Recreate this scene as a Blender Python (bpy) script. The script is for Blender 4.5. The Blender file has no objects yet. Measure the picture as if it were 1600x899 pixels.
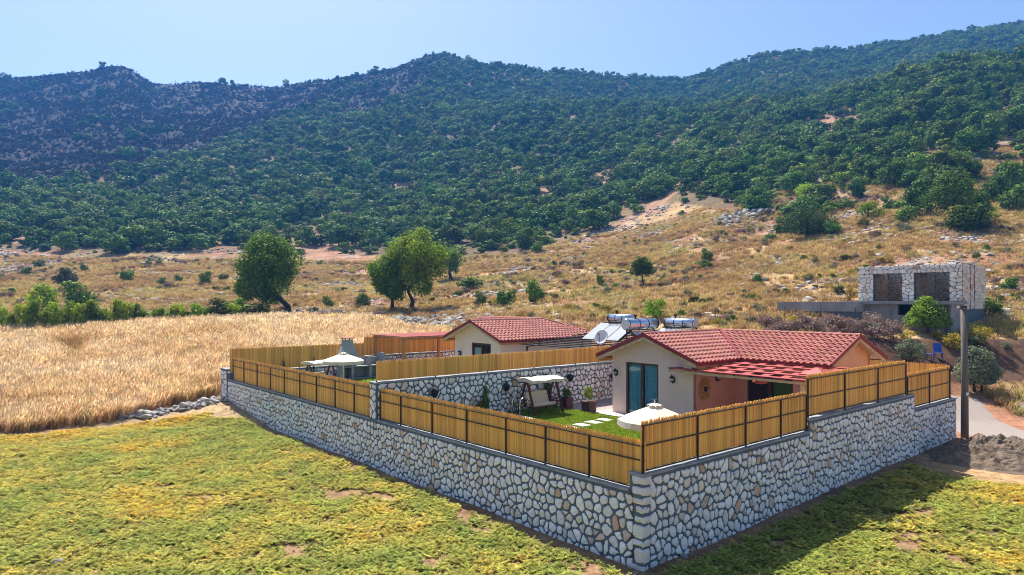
import bpy, bmesh, math, random
import numpy as np
from mathutils import Vector, Matrix, noise as mnoise

random.seed(7)
RNG = np.random.default_rng(7)
S = bpy.context.scene
COL = S.collection

# ------------------------------------------------------------------ camera
FPX, HV, HC = 1050.0, 470.0, 7.05            # focal length in photo pixels, horizon row, camera height
cam_d = bpy.data.cameras.new('camera')
cam = bpy.data.objects.new('camera', cam_d); COL.objects.link(cam)
cam.location = (0, 0, HC); cam.rotation_euler = (math.pi / 2, 0, 0)
cam_d.sensor_width = 36; cam_d.lens = FPX / 1600 * 36
cam_d.shift_y = (HV - 449.5) / 1600
cam_d.clip_end = 4000; cam_d.clip_start = 0.2
S.camera = cam

# ------------------------------------------------------------------ world, sun, exposure
SUN_EL = math.radians(56)
SUN_AZ = math.atan2(-0.40, 0.918)             # measured from +Y towards +X
w = bpy.data.worlds.new('World'); S.world = w; w.use_nodes = True
nt = w.node_tree; nt.nodes.clear()
sky = nt.nodes.new('ShaderNodeTexSky'); sky.sky_type = 'NISHITA'; sky.sun_disc = False
sky.sun_elevation = SUN_EL; sky.sun_rotation = SUN_AZ
sky.altitude = 300; sky.air_density = 1.0; sky.dust_density = 1.7; sky.ozone_density = 1.0
bg = nt.nodes.new('ShaderNodeBackground'); bg.inputs['Strength'].default_value = 0.074
wo = nt.nodes.new('ShaderNodeOutputWorld')
nt.links.new(sky.outputs[0], bg.inputs['Color']); nt.links.new(bg.outputs[0], wo.inputs['Surface'])
sl = bpy.data.lights.new('sun', 'SUN'); sl.energy = 4.6; sl.angle = math.radians(0.53); sl.color = (1.0, 0.93, 0.82)
so = bpy.data.objects.new('sun', sl); COL.objects.link(so); so.location = (0, 0, 300)
sv = Vector((math.sin(SUN_AZ) * math.cos(SUN_EL), math.cos(SUN_AZ) * math.cos(SUN_EL), math.sin(SUN_EL)))
so.rotation_euler = sv.to_track_quat('Z', 'Y').to_euler()
S.view_settings.view_transform = 'Standard'; S.view_settings.look = 'None'
S.view_settings.exposure = 1.15; S.view_settings.gamma = 1
S.render.engine = 'CYCLES'
cy = S.cycles
cy.use_denoising = True
cy.max_bounces = 6; cy.diffuse_bounces = 3; cy.glossy_bounces = 3; cy.transmission_bounces = 4
cy.transparent_max_bounces = 8; cy.volume_bounces = 1
cy.sample_clamp_indirect = 4
cy.use_fast_gi = False
cy.filter_width = 1.0

# ------------------------------------------------------------------ frames
D1 = np.array([-890 / 1050, 1.0]); D1 /= np.linalg.norm(D1)      # along the long wall
D2 = np.array([D1[1], -D1[0]])                                    # along the short wall
C0 = np.array([205 / 1050 * 17.5, 17.5])                          # near corner of the compound
TH = math.atan2(D2[1], D2[0])
YARD = 1.6
def W(a, b): p = C0 + a * D2 + b * D1; return float(p[0]), float(p[1])
def AB(x, y): q = np.array([x, y]) - C0; return float(q @ D2), float(q @ D1)

# ------------------------------------------------------------------ materials
def mat(name, col, rough=0.8, col2=None, nscale=5.0, bump=0.0, bscale=30.0, rnd=0.0, metallic=0.0, spec=0.3,
        hue=0.0, transl=0.0, attr=None, inst=False, contrast=(0.35, 0.65), coords='Object', stretch=None, detail=5):
    m = bpy.data.materials.new(name); m.use_nodes = True
    n = m.node_tree; N = n.nodes; L = n.links
    p = N['Principled BSDF']; p.inputs['Roughness'].default_value = rough
    p.inputs['Metallic'].default_value = metallic; p.inputs['Specular IOR Level'].default_value = spec
    tc = N.new('ShaderNodeTexCoord'); vec = tc.outputs[coords]
    if stretch:
        mp = N.new('ShaderNodeMapping'); mp.inputs['Scale'].default_value = stretch; L.new(vec, mp.inputs[0]); vec = mp.outputs[0]
    if attr:
        a = N.new('ShaderNodeAttribute'); a.attribute_name = attr; c = a.outputs['Color']
    else:
        r = N.new('ShaderNodeRGB'); r.outputs[0].default_value = (*col, 1); c = r.outputs[0]
    if col2 is not None:
        no = N.new('ShaderNodeTexNoise'); no.inputs['Scale'].default_value = nscale; no.inputs['Detail'].default_value = detail
        L.new(vec, no.inputs['Vector'])
        mr = N.new('ShaderNodeMapRange'); mr.inputs[1].default_value, mr.inputs[2].default_value = contrast
        L.new(no.outputs[0], mr.inputs[0])
        mx = N.new('ShaderNodeMix'); mx.data_type = 'RGBA'
        L.new(mr.outputs[0], mx.inputs[0]); L.new(c, mx.inputs[6]); mx.inputs[7].default_value = (*col2, 1)
        c = mx.outputs[2]
    if rnd or hue:
        oi = N.new('ShaderNodeObjectInfo')
        hs = N.new('ShaderNodeHueSaturation')
        m1 = N.new('ShaderNodeMapRange'); m1.inputs[3].default_value = 1 - rnd; m1.inputs[4].default_value = 1 + rnd
        L.new(oi.outputs['Random'], m1.inputs[0]); L.new(m1.outputs[0], hs.inputs['Value'])
        if hue:
            wn = N.new('ShaderNodeMath'); wn.operation = 'MULTIPLY'; wn.inputs[1].default_value = 37.7
            fr = N.new('ShaderNodeMath'); fr.operation = 'FRACT'
            L.new(oi.outputs['Random'], wn.inputs[0]); L.new(wn.outputs[0], fr.inputs[0])
            m2 = N.new('ShaderNodeMapRange'); m2.inputs[3].default_value = 0.5 - hue; m2.inputs[4].default_value = 0.5 + hue
            L.new(fr.outputs[0], m2.inputs[0]); L.new(m2.outputs[0], hs.inputs['Hue'])
        L.new(c, hs.inputs['Color']); c = hs.outputs[0]
    L.new(c, p.inputs['Base Color'])
    if bump:
        nb = N.new('ShaderNodeTexNoise'); nb.inputs['Scale'].default_value = bscale; nb.inputs['Detail'].default_value = 6
        L.new(vec, nb.inputs['Vector'])
        bp = N.new('ShaderNodeBump'); bp.inputs['Strength'].default_value = bump; bp.inputs['Distance'].default_value = 0.05
        L.new(nb.outputs[0], bp.inputs['Height']); L.new(bp.outputs[0], p.inputs['Normal'])
    if transl:
        out = N['Material Output']; t = N.new('ShaderNodeBsdfTranslucent'); L.new(c, t.inputs[0])
        ms = N.new('ShaderNodeMixShader'); ms.inputs[0].default_value = transl
        L.new(p.outputs[0], ms.inputs[1]); L.new(t.outputs[0], ms.inputs[2]); L.new(ms.outputs[0], out.inputs['Surface'])
    return m

def leafmat(name, dark, light, tint=None, transl=0.3, rough=0.6):
    """foliage: leaf-to-leaf colour from the mesh attribute 'rnd', plant-to-plant from the instance attribute 'tint' or object random"""
    m = bpy.data.materials.new(name); m.use_nodes = True
    n = m.node_tree; N = n.nodes; L = n.links
    p = N['Principled BSDF']; p.inputs['Roughness'].default_value = rough; p.inputs['Specular IOR Level'].default_value = 0.08
    a = N.new('ShaderNodeAttribute'); a.attribute_name = 'rnd'
    mx = N.new('ShaderNodeMix'); mx.data_type = 'RGBA'; mx.inputs[6].default_value = (*dark, 1); mx.inputs[7].default_value = (*light, 1)
    L.new(a.outputs['Fac'], mx.inputs[0]); c = mx.outputs[2]
    if tint:
        ai = N.new('ShaderNodeAttribute'); ai.attribute_name = 'tint'; ai.attribute_type = 'INSTANCER'
        cr = N.new('ShaderNodeValToRGB'); cr.color_ramp.elements.remove(cr.color_ramp.elements[1])
        for i, (pos, cc) in enumerate(tint):
            e = cr.color_ramp.elements[0] if i == 0 else cr.color_ramp.elements.new(pos)
            e.position = pos; e.color = (*cc, 1)
        L.new(ai.outputs['Fac'], cr.inputs[0])
        m3 = N.new('ShaderNodeMix'); m3.data_type = 'RGBA'; m3.blend_type = 'MULTIPLY'; m3.inputs[0].default_value = 1
        L.new(c, m3.inputs[6]); L.new(cr.outputs[0], m3.inputs[7]); c = m3.outputs[2]
    oi = N.new('ShaderNodeObjectInfo'); hs = N.new('ShaderNodeHueSaturation')
    m1 = N.new('ShaderNodeMapRange'); m1.inputs[3].default_value = 0.62; m1.inputs[4].default_value = 1.38
    L.new(oi.outputs['Random'], m1.inputs[0]); L.new(m1.outputs[0], hs.inputs['Value'])
    m2 = N.new('ShaderNodeMath'); m2.operation = 'MULTIPLY'; m2.inputs[1].default_value = 53.3
    fr = N.new('ShaderNodeMath'); fr.operation = 'FRACT'; m4 = N.new('ShaderNodeMapRange'); m4.inputs[3].default_value = 0.48; m4.inputs[4].default_value = 0.52
    L.new(oi.outputs['Random'], m2.inputs[0]); L.new(m2.outputs[0], fr.inputs[0]); L.new(fr.outputs[0], m4.inputs[0]); L.new(m4.outputs[0], hs.inputs['Hue'])
    L.new(c, hs.inputs['Color']); c = hs.outputs[0]
    L.new(c, p.inputs['Base Color'])
    out = N['Material Output']; t = N.new('ShaderNodeBsdfTranslucent'); L.new(c, t.inputs[0])
    ms = N.new('ShaderNodeMixShader'); ms.inputs[0].default_value = transl
    L.new(p.outputs[0], ms.inputs[1]); L.new(t.outputs[0], ms.inputs[2]); L.new(ms.outputs[0], out.inputs['Surface'])
    return m

M = {}
M['terrain'] = mat('terrain_soil', (0, 0, 0), 0.95, attr='col', bump=0.6, bscale=2.0, spec=0.1)
def _terr():
    m = M['terrain']; N = m.node_tree.nodes; L = m.node_tree.links; p = N['Principled BSDF']
    src = p.inputs['Base Color'].links[0].from_socket
    tc = N.new('ShaderNodeTexCoord')
    prev = src
    for sc, lo, hi in ((0.35, 0.75, 1.3), (2.5, 0.7, 1.35), (11, 0.75, 1.3)):
        no = N.new('ShaderNodeTexNoise'); no.inputs['Scale'].default_value = sc; no.inputs['Detail'].default_value = 5
        L.new(tc.outputs['Object'], no.inputs['Vector'])
        mr = N.new('ShaderNodeMapRange'); mr.inputs[1].default_value = 0.3; mr.inputs[2].default_value = 0.7
        mr.inputs[3].default_value = lo; mr.inputs[4].default_value = hi
        L.new(no.outputs[0], mr.inputs[0])
        mm = N.new('ShaderNodeMix'); mm.data_type = 'RGBA'; mm.blend_type = 'MULTIPLY'; mm.inputs[0].default_value = 1
        L.new(prev, mm.inputs[6]); L.new(mr.outputs[0], mm.inputs[7]); prev = mm.outputs[2]
    L.new(prev, p.inputs['Base Color'])
_terr()
M['stone'] = mat('pale_limestone', (0.60, 0.54, 0.49), 0.9, col2=(0.60, 0.56, 0.52), nscale=7, bump=0.5, bscale=14, attr='col', contrast=(0.5, 0.9))
M['mortar'] = mat('cement_mortar', (0.10, 0.13, 0.165), 0.95, col2=(0.14, 0.165, 0.195), nscale=3, bump=0.5, bscale=25)
M['coping'] = mat('cement_coping', (0.22, 0.25, 0.28), 0.9, col2=(0.32, 0.33, 0.34), nscale=2.5, bump=0.3, bscale=30)
M['concrete'] = mat('raw_concrete', (0.33, 0.33, 0.33), 0.9, col2=(0.23, 0.235, 0.24), nscale=1.3, bump=0.3, bscale=12)
M['plank'] = mat('pine_plank', (0.79, 0.415, 0.09), 0.6, col2=(0.54, 0.24, 0.045), nscale=3.0, rnd=0.22, hue=0.009, stretch=(14, 14, 0.7), contrast=(0.45, 0.85), bump=0.12, bscale=4)
M['timber'] = mat('warm_timber', (0.50, 0.25, 0.085), 0.6, col2=(0.36, 0.16, 0.05), nscale=3, stretch=(8, 8, 1))
M['palewood'] = mat('pale_timber', (0.58, 0.43, 0.29), 0.65, col2=(0.46, 0.31, 0.18), nscale=3)
M['steel'] = mat('black_steel', (0.018, 0.017, 0.018), 0.5, spec=0.4, col2=(0.03, 0.024, 0.02), nscale=6)
M['tile'] = mat('clay_tile', (0.47, 0.185, 0.145), 0.75, col2=(0.34, 0.125, 0.10), nscale=2.2, rnd=0.16, spec=0.2, hue=0.008, bump=0.15, bscale=40)
M['redpaint'] = mat('red_fascia', (0.20, 0.018, 0.020), 0.45, col2=(0.25, 0.03, 0.03), nscale=4)
M['lattice'] = mat('red_lattice_board', (0.44, 0.085, 0.075), 0.55, col2=(0.36, 0.06, 0.055), nscale=4, rnd=0.1)
M['wall_grey'] = mat('render_beige', (0.72, 0.56, 0.51), 0.9, col2=(0.65, 0.50, 0.455), nscale=1.2, bump=0.15, bscale=60)
M['wall_peach'] = mat('render_peach', (0.78, 0.46, 0.30), 0.9, col2=(0.74, 0.43, 0.28), nscale=1.2, bump=0.15, bscale=60)
M['wall_pink'] = mat('render_pink', (0.66, 0.33, 0.26), 0.9, col2=(0.61, 0.30, 0.24), nscale=1.2, bump=0.15, bscale=60)
M['wall_cream'] = mat('render_cream', (0.80, 0.64, 0.54), 0.9, col2=(0.76, 0.61, 0.51), nscale=1.2, bump=0.15, bscale=60)
M['brown'] = mat('brown_frame', (0.10, 0.040, 0.022), 0.5, col2=(0.07, 0.028, 0.016), nscale=6)
M['darkwood'] = mat('mahogany_wood', (0.12, 0.035, 0.022), 0.5, col2=(0.085, 0.025, 0.016), nscale=5)
M['canvas'] = mat('cream_canvas', (0.72, 0.66, 0.55), 0.85, col2=(0.66, 0.60, 0.50), nscale=3, transl=0.15)
M['white'] = mat('white_paint', (0.75, 0.75, 0.74), 0.5, col2=(0.68, 0.68, 0.67), nscale=8)
M['paver'] = mat('white_paver', (0.62, 0.57, 0.50), 0.85, col2=(0.54, 0.50, 0.44), nscale=4, rnd=0.05)
M['chrome'] = mat('stainless_steel', (0.75, 0.76, 0.78), 0.18, metallic=1.0, col2=(0.62, 0.64, 0.67), nscale=3)
M['tank'] = mat('polished_tank', (0.60, 0.66, 0.72), 0.22, metallic=0.9, col2=(0.50, 0.57, 0.64), nscale=2)
M['gravel'] = mat('grey_gravel', (0.46, 0.40, 0.37), 0.95, col2=(0.25, 0.21, 0.19), nscale=16, bump=0.8, bscale=22)
M['roadgravel'] = mat('road_gravel', (0.30, 0.26, 0.235), 0.95, col2=(0.28, 0.23, 0.20), nscale=9, bump=0.8, bscale=14)
M['mound'] = mat('dug_earth', (0.22, 0.165, 0.12), 0.95, col2=(0.115, 0.085, 0.062), nscale=3.5, bump=0.9, bscale=9)
M['lawn'] = mat('lawn_green', (0.19, 0.27, 0.018), 0.9, col2=(0.13, 0.20, 0.014), nscale=2.5, bump=0.4, bscale=60)
M['water'] = mat('pool_water', (0.02, 0.16, 0.24), 0.06, spec=0.6)
M['bark'] = mat('bark', (0.07, 0.048, 0.034), 0.95, col2=(0.04, 0.028, 0.02), nscale=6, bump=0.6, bscale=14)
M['pole'] = mat('weathered_pole', (0.20, 0.175, 0.145), 0.9, col2=(0.12, 0.105, 0.088), nscale=5, stretch=(6, 6, 0.4), bump=0.4, bscale=10)
M['rock'] = mat('grey_limestone_rock', (0.46, 0.43, 0.40), 0.95, col2=(0.27, 0.25, 0.235), nscale=1.6, rnd=0.15, bump=0.8, bscale=5)
M['planter'] = mat('maroon_planter', (0.10, 0.035, 0.030), 0.6, col2=(0.07, 0.022, 0.02), nscale=5)
M['black'] = mat('black_matte', (0.014, 0.014, 0.015), 0.5, col2=(0.022, 0.02, 0.02), nscale=5)
M['slate'] = mat('slate_grey_render', (0.38, 0.385, 0.40), 0.85, col2=(0.31, 0.315, 0.33), nscale=3)
M['curtain'] = mat('blue_grey_curtain', (0.30, 0.58, 0.68), 0.85, col2=(0.20, 0.44, 0.54), nscale=3, stretch=(1, 12, 1))
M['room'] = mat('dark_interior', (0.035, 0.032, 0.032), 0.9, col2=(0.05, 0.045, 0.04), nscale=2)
M['blue'] = mat('blue_plastic', (0.03, 0.085, 0.33), 0.45, col2=(0.04, 0.10, 0.36), nscale=4)
M['coral'] = mat('coral_fabric', (0.55, 0.11, 0.06), 0.8, col2=(0.48, 0.09, 0.05), nscale=6)
M['straw'] = mat('woven_straw', (0.62, 0.34, 0.10), 0.8, col2=(0.26, 0.12, 0.035), nscale=9)
M['rust'] = mat('rusty_iron', (0.16, 0.075, 0.045), 0.9, col2=(0.10, 0.045, 0.03), nscale=8)
M['panel'] = mat('collector_glass', (0.55, 0.58, 0.60), 0.05, spec=1.0, metallic=0.55, col2=(0.50, 0.53, 0.56), nscale=2)
g = bpy.data.materials.new('window_glass'); g.use_nodes = True
_n = g.node_tree.nodes; _l = g.node_tree.links
_gl = _n.new('ShaderNodeBsdfGlossy'); _gl.inputs['Roughness'].default_value = 0.03; _gl.inputs['Color'].default_value = (0.8, 0.85, 0.9, 1)
_tr = _n.new('ShaderNodeBsdfTransparent'); _tr.inputs['Color'].default_value = (0.75, 0.83, 0.86, 1)
_lw = _n.new('ShaderNodeLayerWeight'); _lw.inputs['Blend'].default_value = 0.35; _fr = _n.new('ShaderNodeMapRange'); _fr.inputs[3].default_value = 0.03; _fr.inputs[4].default_value = 0.16; _l.new(_lw.outputs['Facing'], _fr.inputs[0])
_mx = _n.new('ShaderNodeMixShader'); _l.new(_fr.outputs[0], _mx.inputs[0]); _l.new(_tr.outputs[0], _mx.inputs[1]); _l.new(_gl.outputs[0], _mx.inputs[2])
_l.new(_mx.outputs[0], _n['Material Output'].inputs['Surface']); M['glass'] = g

M['leaf_forest'] = leafmat('forest_leaves', (0.014, 0.055, 0.010), (0.225, 0.340, 0.042), transl=0.12,
    tint=[(0, (0.55, 0.78, 0.80)), (0.3, (0.85, 0.97, 0.85)), (0.65, (1.2, 1.15, 0.8)), (0.9, (1.55, 1.3, 0.9)), (1, (1.5, 1.15, 1.0))])
M['leaf_hill'] = leafmat('hillside_leaves', (0.022, 0.066, 0.010), (0.180, 0.285, 0.032), transl=0.20)
M['leaf_bright'] = leafmat('bright_leaves', (0.075, 0.165, 0.006), (0.40, 0.58, 0.025), transl=0.48)
M['leaf_fig'] = leafmat('fig_leaves', (0.075, 0.125, 0.012), (0.30, 0.38, 0.04), transl=0.4)
M['leaf_dark'] = leafmat('dark_leaves', (0.040, 0.095, 0.007), (0.220, 0.335, 0.025), transl=0.38)
M['leaf_yellow'] = leafmat('yellowing_leaves', (0.18, 0.15, 0.015), (0.48, 0.38, 0.04), transl=0.35)
M['leaf_olive'] = leafmat('olive_leaves', (0.060, 0.080, 0.040), (0.25, 0.28, 0.16), transl=0.25)
M['leaf_purple'] = leafmat('dry_purple_twigs', (0.070, 0.042, 0.042), (0.38, 0.26, 0.21), transl=0.2)
M['leaf_vine'] = leafmat('field_shrub_leaves', (0.09, 0.16, 0.010), (0.38, 0.50, 0.03), transl=0.45)
M['leaf_rust'] = leafmat('yellow_green_shrub_leaves', (0.06, 0.07, 0.010), (0.22, 0.21, 0.03), transl=0.35)
M['wheat'] = leafmat('ripe_wheat', (0.56, 0.37, 0.16), (0.90, 0.71, 0.44), transl=0.35,
    tint=[(0, (0.50, 0.40, 0.26)), (0.3, (0.80, 0.72, 0.58)), (0.55, (1, 0.97, 0.92)), (1, (1.0, 1.05, 1.15))])
M['crop'] = leafmat('lentil_crop', (0.34, 0.27, 0.065), (0.72, 0.61, 0.17), transl=0.35,
    tint=[(0, (0.58, 0.80, 0.62)), (0.3, (0.82, 0.94, 0.74)), (0.55, (1.0, 1.0, 0.8)), (0.8, (1.12, 1.02, 0.55)), (1, (1.22, 0.93, 0.42))])
M['drygrass'] = leafmat('dry_grass', (0.30, 0.20, 0.08), (0.68, 0.53, 0.25), transl=0.3,
    tint=[(0, (0.55, 0.42, 0.40)), (0.35, (0.85, 0.75, 0.62)), (0.65, (1, 0.98, 0.85)), (0.85, (0.85, 1.0, 0.6)), (1, (0.6, 0.8, 0.5))])
M['burnt'] = mat('charred_wood', (0.016, 0.012, 0.014), 0.9, col2=(0.045, 0.028, 0.027), nscale=2, rnd=0.4, spec=0.05)
M['leaf_burnt'] = leafmat('charred_scrub', (0.012, 0.011, 0.013), (0.120, 0.078, 0.064), transl=0.05, rough=0.9)
M['lawnblade'] = leafmat('lawn_blades', (0.15, 0.23, 0.012), (0.30, 0.40, 0.03), transl=0.35)

# ------------------------------------------------------------------ mesh builder
class MB:
    def __init__(s): s.v = []; s.f = []
    def add(s, vs, fs):
        o = len(s.v); s.v += [tuple(p) for p in vs]; s.f += [tuple(i + o for i in f) for f in fs]; return s
    def box(s, x0, x1, y0, y1, z0, z1):
        return s.add([(x0, y0, z0), (x1, y0, z0), (x1, y1, z0), (x0, y1, z0), (x0, y0, z1), (x1, y0, z1), (x1, y1, z1), (x0, y1, z1)],
                     [(0, 3, 2, 1), (4, 5, 6, 7), (0, 1, 5, 4), (1, 2, 6, 5), (2, 3, 7, 6), (3, 0, 4, 7)])
    def beam(s, p, q, wd, ht, up=(0, 0, 1)):
        p, q = Vector(p), Vector(q); d = (q - p).normalized(); u = Vector(up)
        x = d.cross(u)
        if x.length < 1e-4: x = d.cross(Vector((1, 0, 0)))
        x.normalize(); u = x.cross(d).normalized()
        vs = []
        for e in (p, q):
            for sx, sz in ((-1, -1), (1, -1), (1, 1), (-1, 1)): vs.append(e + x * sx * wd / 2 + u * sz * ht / 2)
        return s.add(vs, [(0, 1, 2, 3), (7, 6, 5, 4), (0, 4, 5, 1), (1, 5, 6, 2), (2, 6, 7, 3), (3, 7, 4, 0)])
    def tube(s, pts, rads, n=8, cap=True):
        pts = [Vector(p) for p in pts]; rings = []
        if not hasattr(rads, '__len__'): rads = [rads] * len(pts)
        vs = []; ref = None
        for i, p in enumerate(pts):
            d = (pts[min(i + 1, len(pts) - 1)] - pts[max(i - 1, 0)]).normalized()
            if ref is None: ref = Vector((1, 0, 0)) if abs(d.x) < 0.9 else Vector((0, 1, 0))
            x = (ref - d * ref.dot(d)).normalized(); y = d.cross(x); ref = x
            for k in range(n):
                t = 2 * math.pi * k / n; vs.append(p + (x * math.cos(t) + y * math.sin(t)) * rads[i])
        fs = []
        for i in range(len(pts) - 1):
            for k in range(n): fs.append((i * n + k, i * n + (k + 1) % n, (i + 1) * n + (k + 1) % n, (i + 1) * n + k))
        if cap: fs.append(tuple(range(n - 1, -1, -1))); fs.append(tuple((len(pts) - 1) * n + k for k in range(n)))
        return s.add(vs, fs)
    def prism(s, poly, axis, lo, hi):
        """poly of (p,q) pairs extruded along axis ('x','y','z')"""
        def P(p, q, t): return {'x': (t, p, q), 'y': (p, t, q), 'z': (p, q, t)}[axis]
        n = len(poly); vs = [P(*pt, lo) for pt in poly] + [P(*pt, hi) for pt in poly]
        return s.add(vs, [tuple(range(n)), tuple(range(2 * n - 1, n - 1, -1))] + [(i, (i + 1) % n, n + (i + 1) % n, n + i) for i in range(n)])
    def mesh(s, name, smooth=False):
        me = bpy.data.meshes.new(name); me.from_pydata(s.v, [], s.f)
        bm = bmesh.new(); bm.from_mesh(me); bmesh.ops.recalc_face_normals(bm, faces=bm.faces); bm.to_mesh(me); bm.free()
        if smooth: me.polygons.foreach_set('use_smooth', [True] * len(me.polygons))
        me.update(); return me
    def build(s, name, material, parent=None, smooth=False, bevel=0):
        o = bpy.data.objects.new(name, s.mesh(name, smooth)); COL.objects.link(o)
        o.data.materials.append(M[material] if isinstance(material, str) else material)
        if parent: o.parent = parent
        if bevel:
            md = o.modifiers.new('bevel', 'BEVEL'); md.width = bevel; md.segments = 2; md.limit_method = 'ANGLE'
        return o

def tag(o, label=None, cat=None, group=None, kind=None):
    if label: o['label'] = label
    if cat: o['category'] = cat
    if group: o['group'] = group
    if kind: o['kind'] = kind
    return o
def thing(name, label, cat, loc, rz=0.0, group=None):
    o = bpy.data.objects.new(name, None); COL.objects.link(o); o.location = loc; o.rotation_euler = (0, 0, rz)
    o.empty_display_size = 0.3
    return tag(o, label, cat, group)
def cthing(name, label, cat, a, b, z, rz=0.0, group=None):       # thing standing in the compound's own frame
    return thing(name, label, cat, (*W(a, b), z), TH + rz, group)
def link(name, me, parent=None, loc=(0, 0, 0), rot=(0, 0, 0), sc=(1, 1, 1)):
    o = bpy.data.objects.new(name, me); COL.objects.link(o); o.location = loc; o.rotation_euler = rot; o.scale = sc
    if parent: o.parent = parent
    return o

# ------------------------------------------------------------------ noise
def _hash(ix, iy, s):
    h = (ix * 374761393 + iy * 668265263 + s * 974711) & 0xFFFFFFFF
    h = ((h ^ (h >> 13)) * 1274126177) & 0xFFFFFFFF
    return ((h ^ (h >> 16)) & 0xFFFF) / 65535.0
def vnoise(x, y, s=0):
    x = np.asarray(x, float); y = np.asarray(y, float)
    ix = np.floor(x).astype(np.int64); iy = np.floor(y).astype(np.int64); fx = x - ix; fy = y - iy
    fx = fx * fx * (3 - 2 * fx); fy = fy * fy * (3 - 2 * fy)
    a = _hash(ix, iy, s); b = _hash(ix + 1, iy, s); c = _hash(ix, iy + 1, s); d = _hash(ix + 1, iy + 1, s)
    return (a + (b - a) * fx) * (1 - fy) + (c + (d - c) * fx) * fy
def fbm(x, y, s=0, o=4):
    t = 0; a = 0.5; n = 0
    for i in range(o): t = t + a * vnoise(x * 2 ** i, y * 2 ** i, s + i); n += a; a *= 0.5
    return t / n

# ------------------------------------------------------------------ terrain
US = np.array([-700, 0, 300, 600, 900, 1200, 1500, 2300], float)
YR = np.array([-40, 20, 37, 41, 43.5, 45.5, 48, 52, 60, 70, 85, 110, 150, 200, 260, 330, 400, 500, 600, 760, 1000], float)
ZT = [[0] * 8, [0] * 8,
      [0, 0, 0, 0, 0.3, 0.8, 0.35, 0.8],
      [0.35, 0.45, 0.45, 0.6, 1.0, 2.0, 1.25, 1.6],
      [0.6, 0.75, 0.75, 0.95, 1.5, 3.5, 2.7, 3.0],
      [0.9, 1.0, 1.05, 1.2, 2.0, 4.5, 4.35, 4.6],
      [1.3, 1.35, 1.4, 1.5, 2.8, 5.0, 4.9, 5.3],
      [2, 2, 2, 2.2, 4.0, 5.6, 5.7, 6.2]]
VT = {60: [545, 540, 538, 533, 494, 476, 452, 425], 70: [510, 506, 503, 500, 476, 450, 414, 375],
      85: [480, 478, 478, 481, 452, 418, 370, 315], 110: [450, 447, 446, 448, 416, 375, 312, 245],
      150: [405, 402, 402, 408, 373, 315, 236, 165], 200: [350, 350, 358, 364, 328, 252, 156, 85],
      260: [300, 300, 310, 310, 272, 198, 106, 55], 330: [258, 258, 258, 247, 212, 162, 118, 90],
      400: [215, 215, 215, 196, 168, 168, 112, 60], 500: [165, 165, 172, 158, 162, 128, 80, 20],
      600: [122, 122, 122, 122, 113, 83, 50, -20], 760: [180, 180, 180, 180, 170, 150, 120, 60], 1000: [260] * 8}
for Yv in YR[8:]: ZT.append([HC + (HV - v) / FPX * Yv for v in VT[int(Yv)]])
ZT = np.array(ZT)
SKU = np.array([-700, 0, 60, 140, 160, 175, 190, 205, 222, 240, 285, 330, 375, 420, 480, 560, 620, 645, 660, 675, 690, 705, 720, 740, 800, 900, 1000, 1070, 1100, 1130, 1165, 1200, 1250, 1300, 1400, 1500, 1600, 2300], float)
SKV = np.array([140, 124, 119, 112, 106, 104, 105, 110, 121, 132, 130, 130, 132, 137, 128, 120, 107, 97, 91, 87, 86, 88, 93, 99, 108, 115, 122, 126, 117, 107, 96, 87, 83, 81, 68, 53, 38, -50], float)
def smooth01(t): t = np.clip(t, 0, 1); return t * t * (3 - 2 * t)
def _mono(t):   # soft interpolation parameter
    return t
def height(X, Y, rough=True):
    X = np.asarray(X, float); Y = np.asarray(Y, float)
    Ye = np.maximum(Y, 12.0)
    u = 800 + FPX * X / Ye
    ui = np.clip(np.searchsorted(US, u) - 1, 0, len(US) - 2); fu = np.clip((u - US[ui]) / (US[ui + 1] - US[ui]), 0, 1); fu = smooth01(fu) * 0.6 + fu * 0.4
    yi = np.clip(np.searchsorted(YR, Y) - 1, 0, len(YR) - 2); fy = np.clip((Y - YR[yi]) / (YR[yi + 1] - YR[yi]), 0, 1)
    z = (ZT[yi, ui] * (1 - fu) + ZT[yi, ui + 1] * fu) * (1 - fy) + (ZT[yi + 1, ui] * (1 - fu) + ZT[yi + 1, ui + 1] * fu) * fy
    # fine skyline
    coarse = ZT[18, ui] * (1 - fu) + ZT[18, ui + 1] * fu
    fine = HC + (HV - np.interp(u, SKU, SKV)) / FPX * 600
    wgt = smooth01((Y - 380) / 220) * (1 - smooth01((Y - 620) / 150))
    z = z + (fine - coarse) * wgt
    if rough:
        k = smooth01((Y - 46) / 60)
        z = z + k * (fbm(X / 60, Y / 60, 3) - 0.5) * np.clip((Y - 46) * 0.035, 0, 7) * (1 - 0.7 * wgt)
        z = z + smooth01((Y - 44) / 20) * (fbm(X / 9, Y / 9, 9) - 0.5) * 0.9
        z = z + (fbm(X / 2.2, Y / 2.2, 5) - 0.5) * 0.16
    # terrace step on the right
    a = (X - C0[0]) * D2[0] + (Y - C0[1]) * D2[1]; b = (X - C0[0]) * D1[0] + (Y - C0[1]) * D1[1]
    inside = (a > 0.25) & (a < 23.9) & (b > 0.25) & (b < 33.2)
    z = np.where(inside, np.minimum(z, 1.1), z)
    # cut for the unfinished building and its terrace
    return z
RU_A0, RU_B0 = AB(32.8, 48.9)                # near right corner of the unfinished stone building
RU_L, RU_D = 7.3, 5.4
def gz(x, y): return float(height(np.array([x]), np.array([y]))[0])
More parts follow.
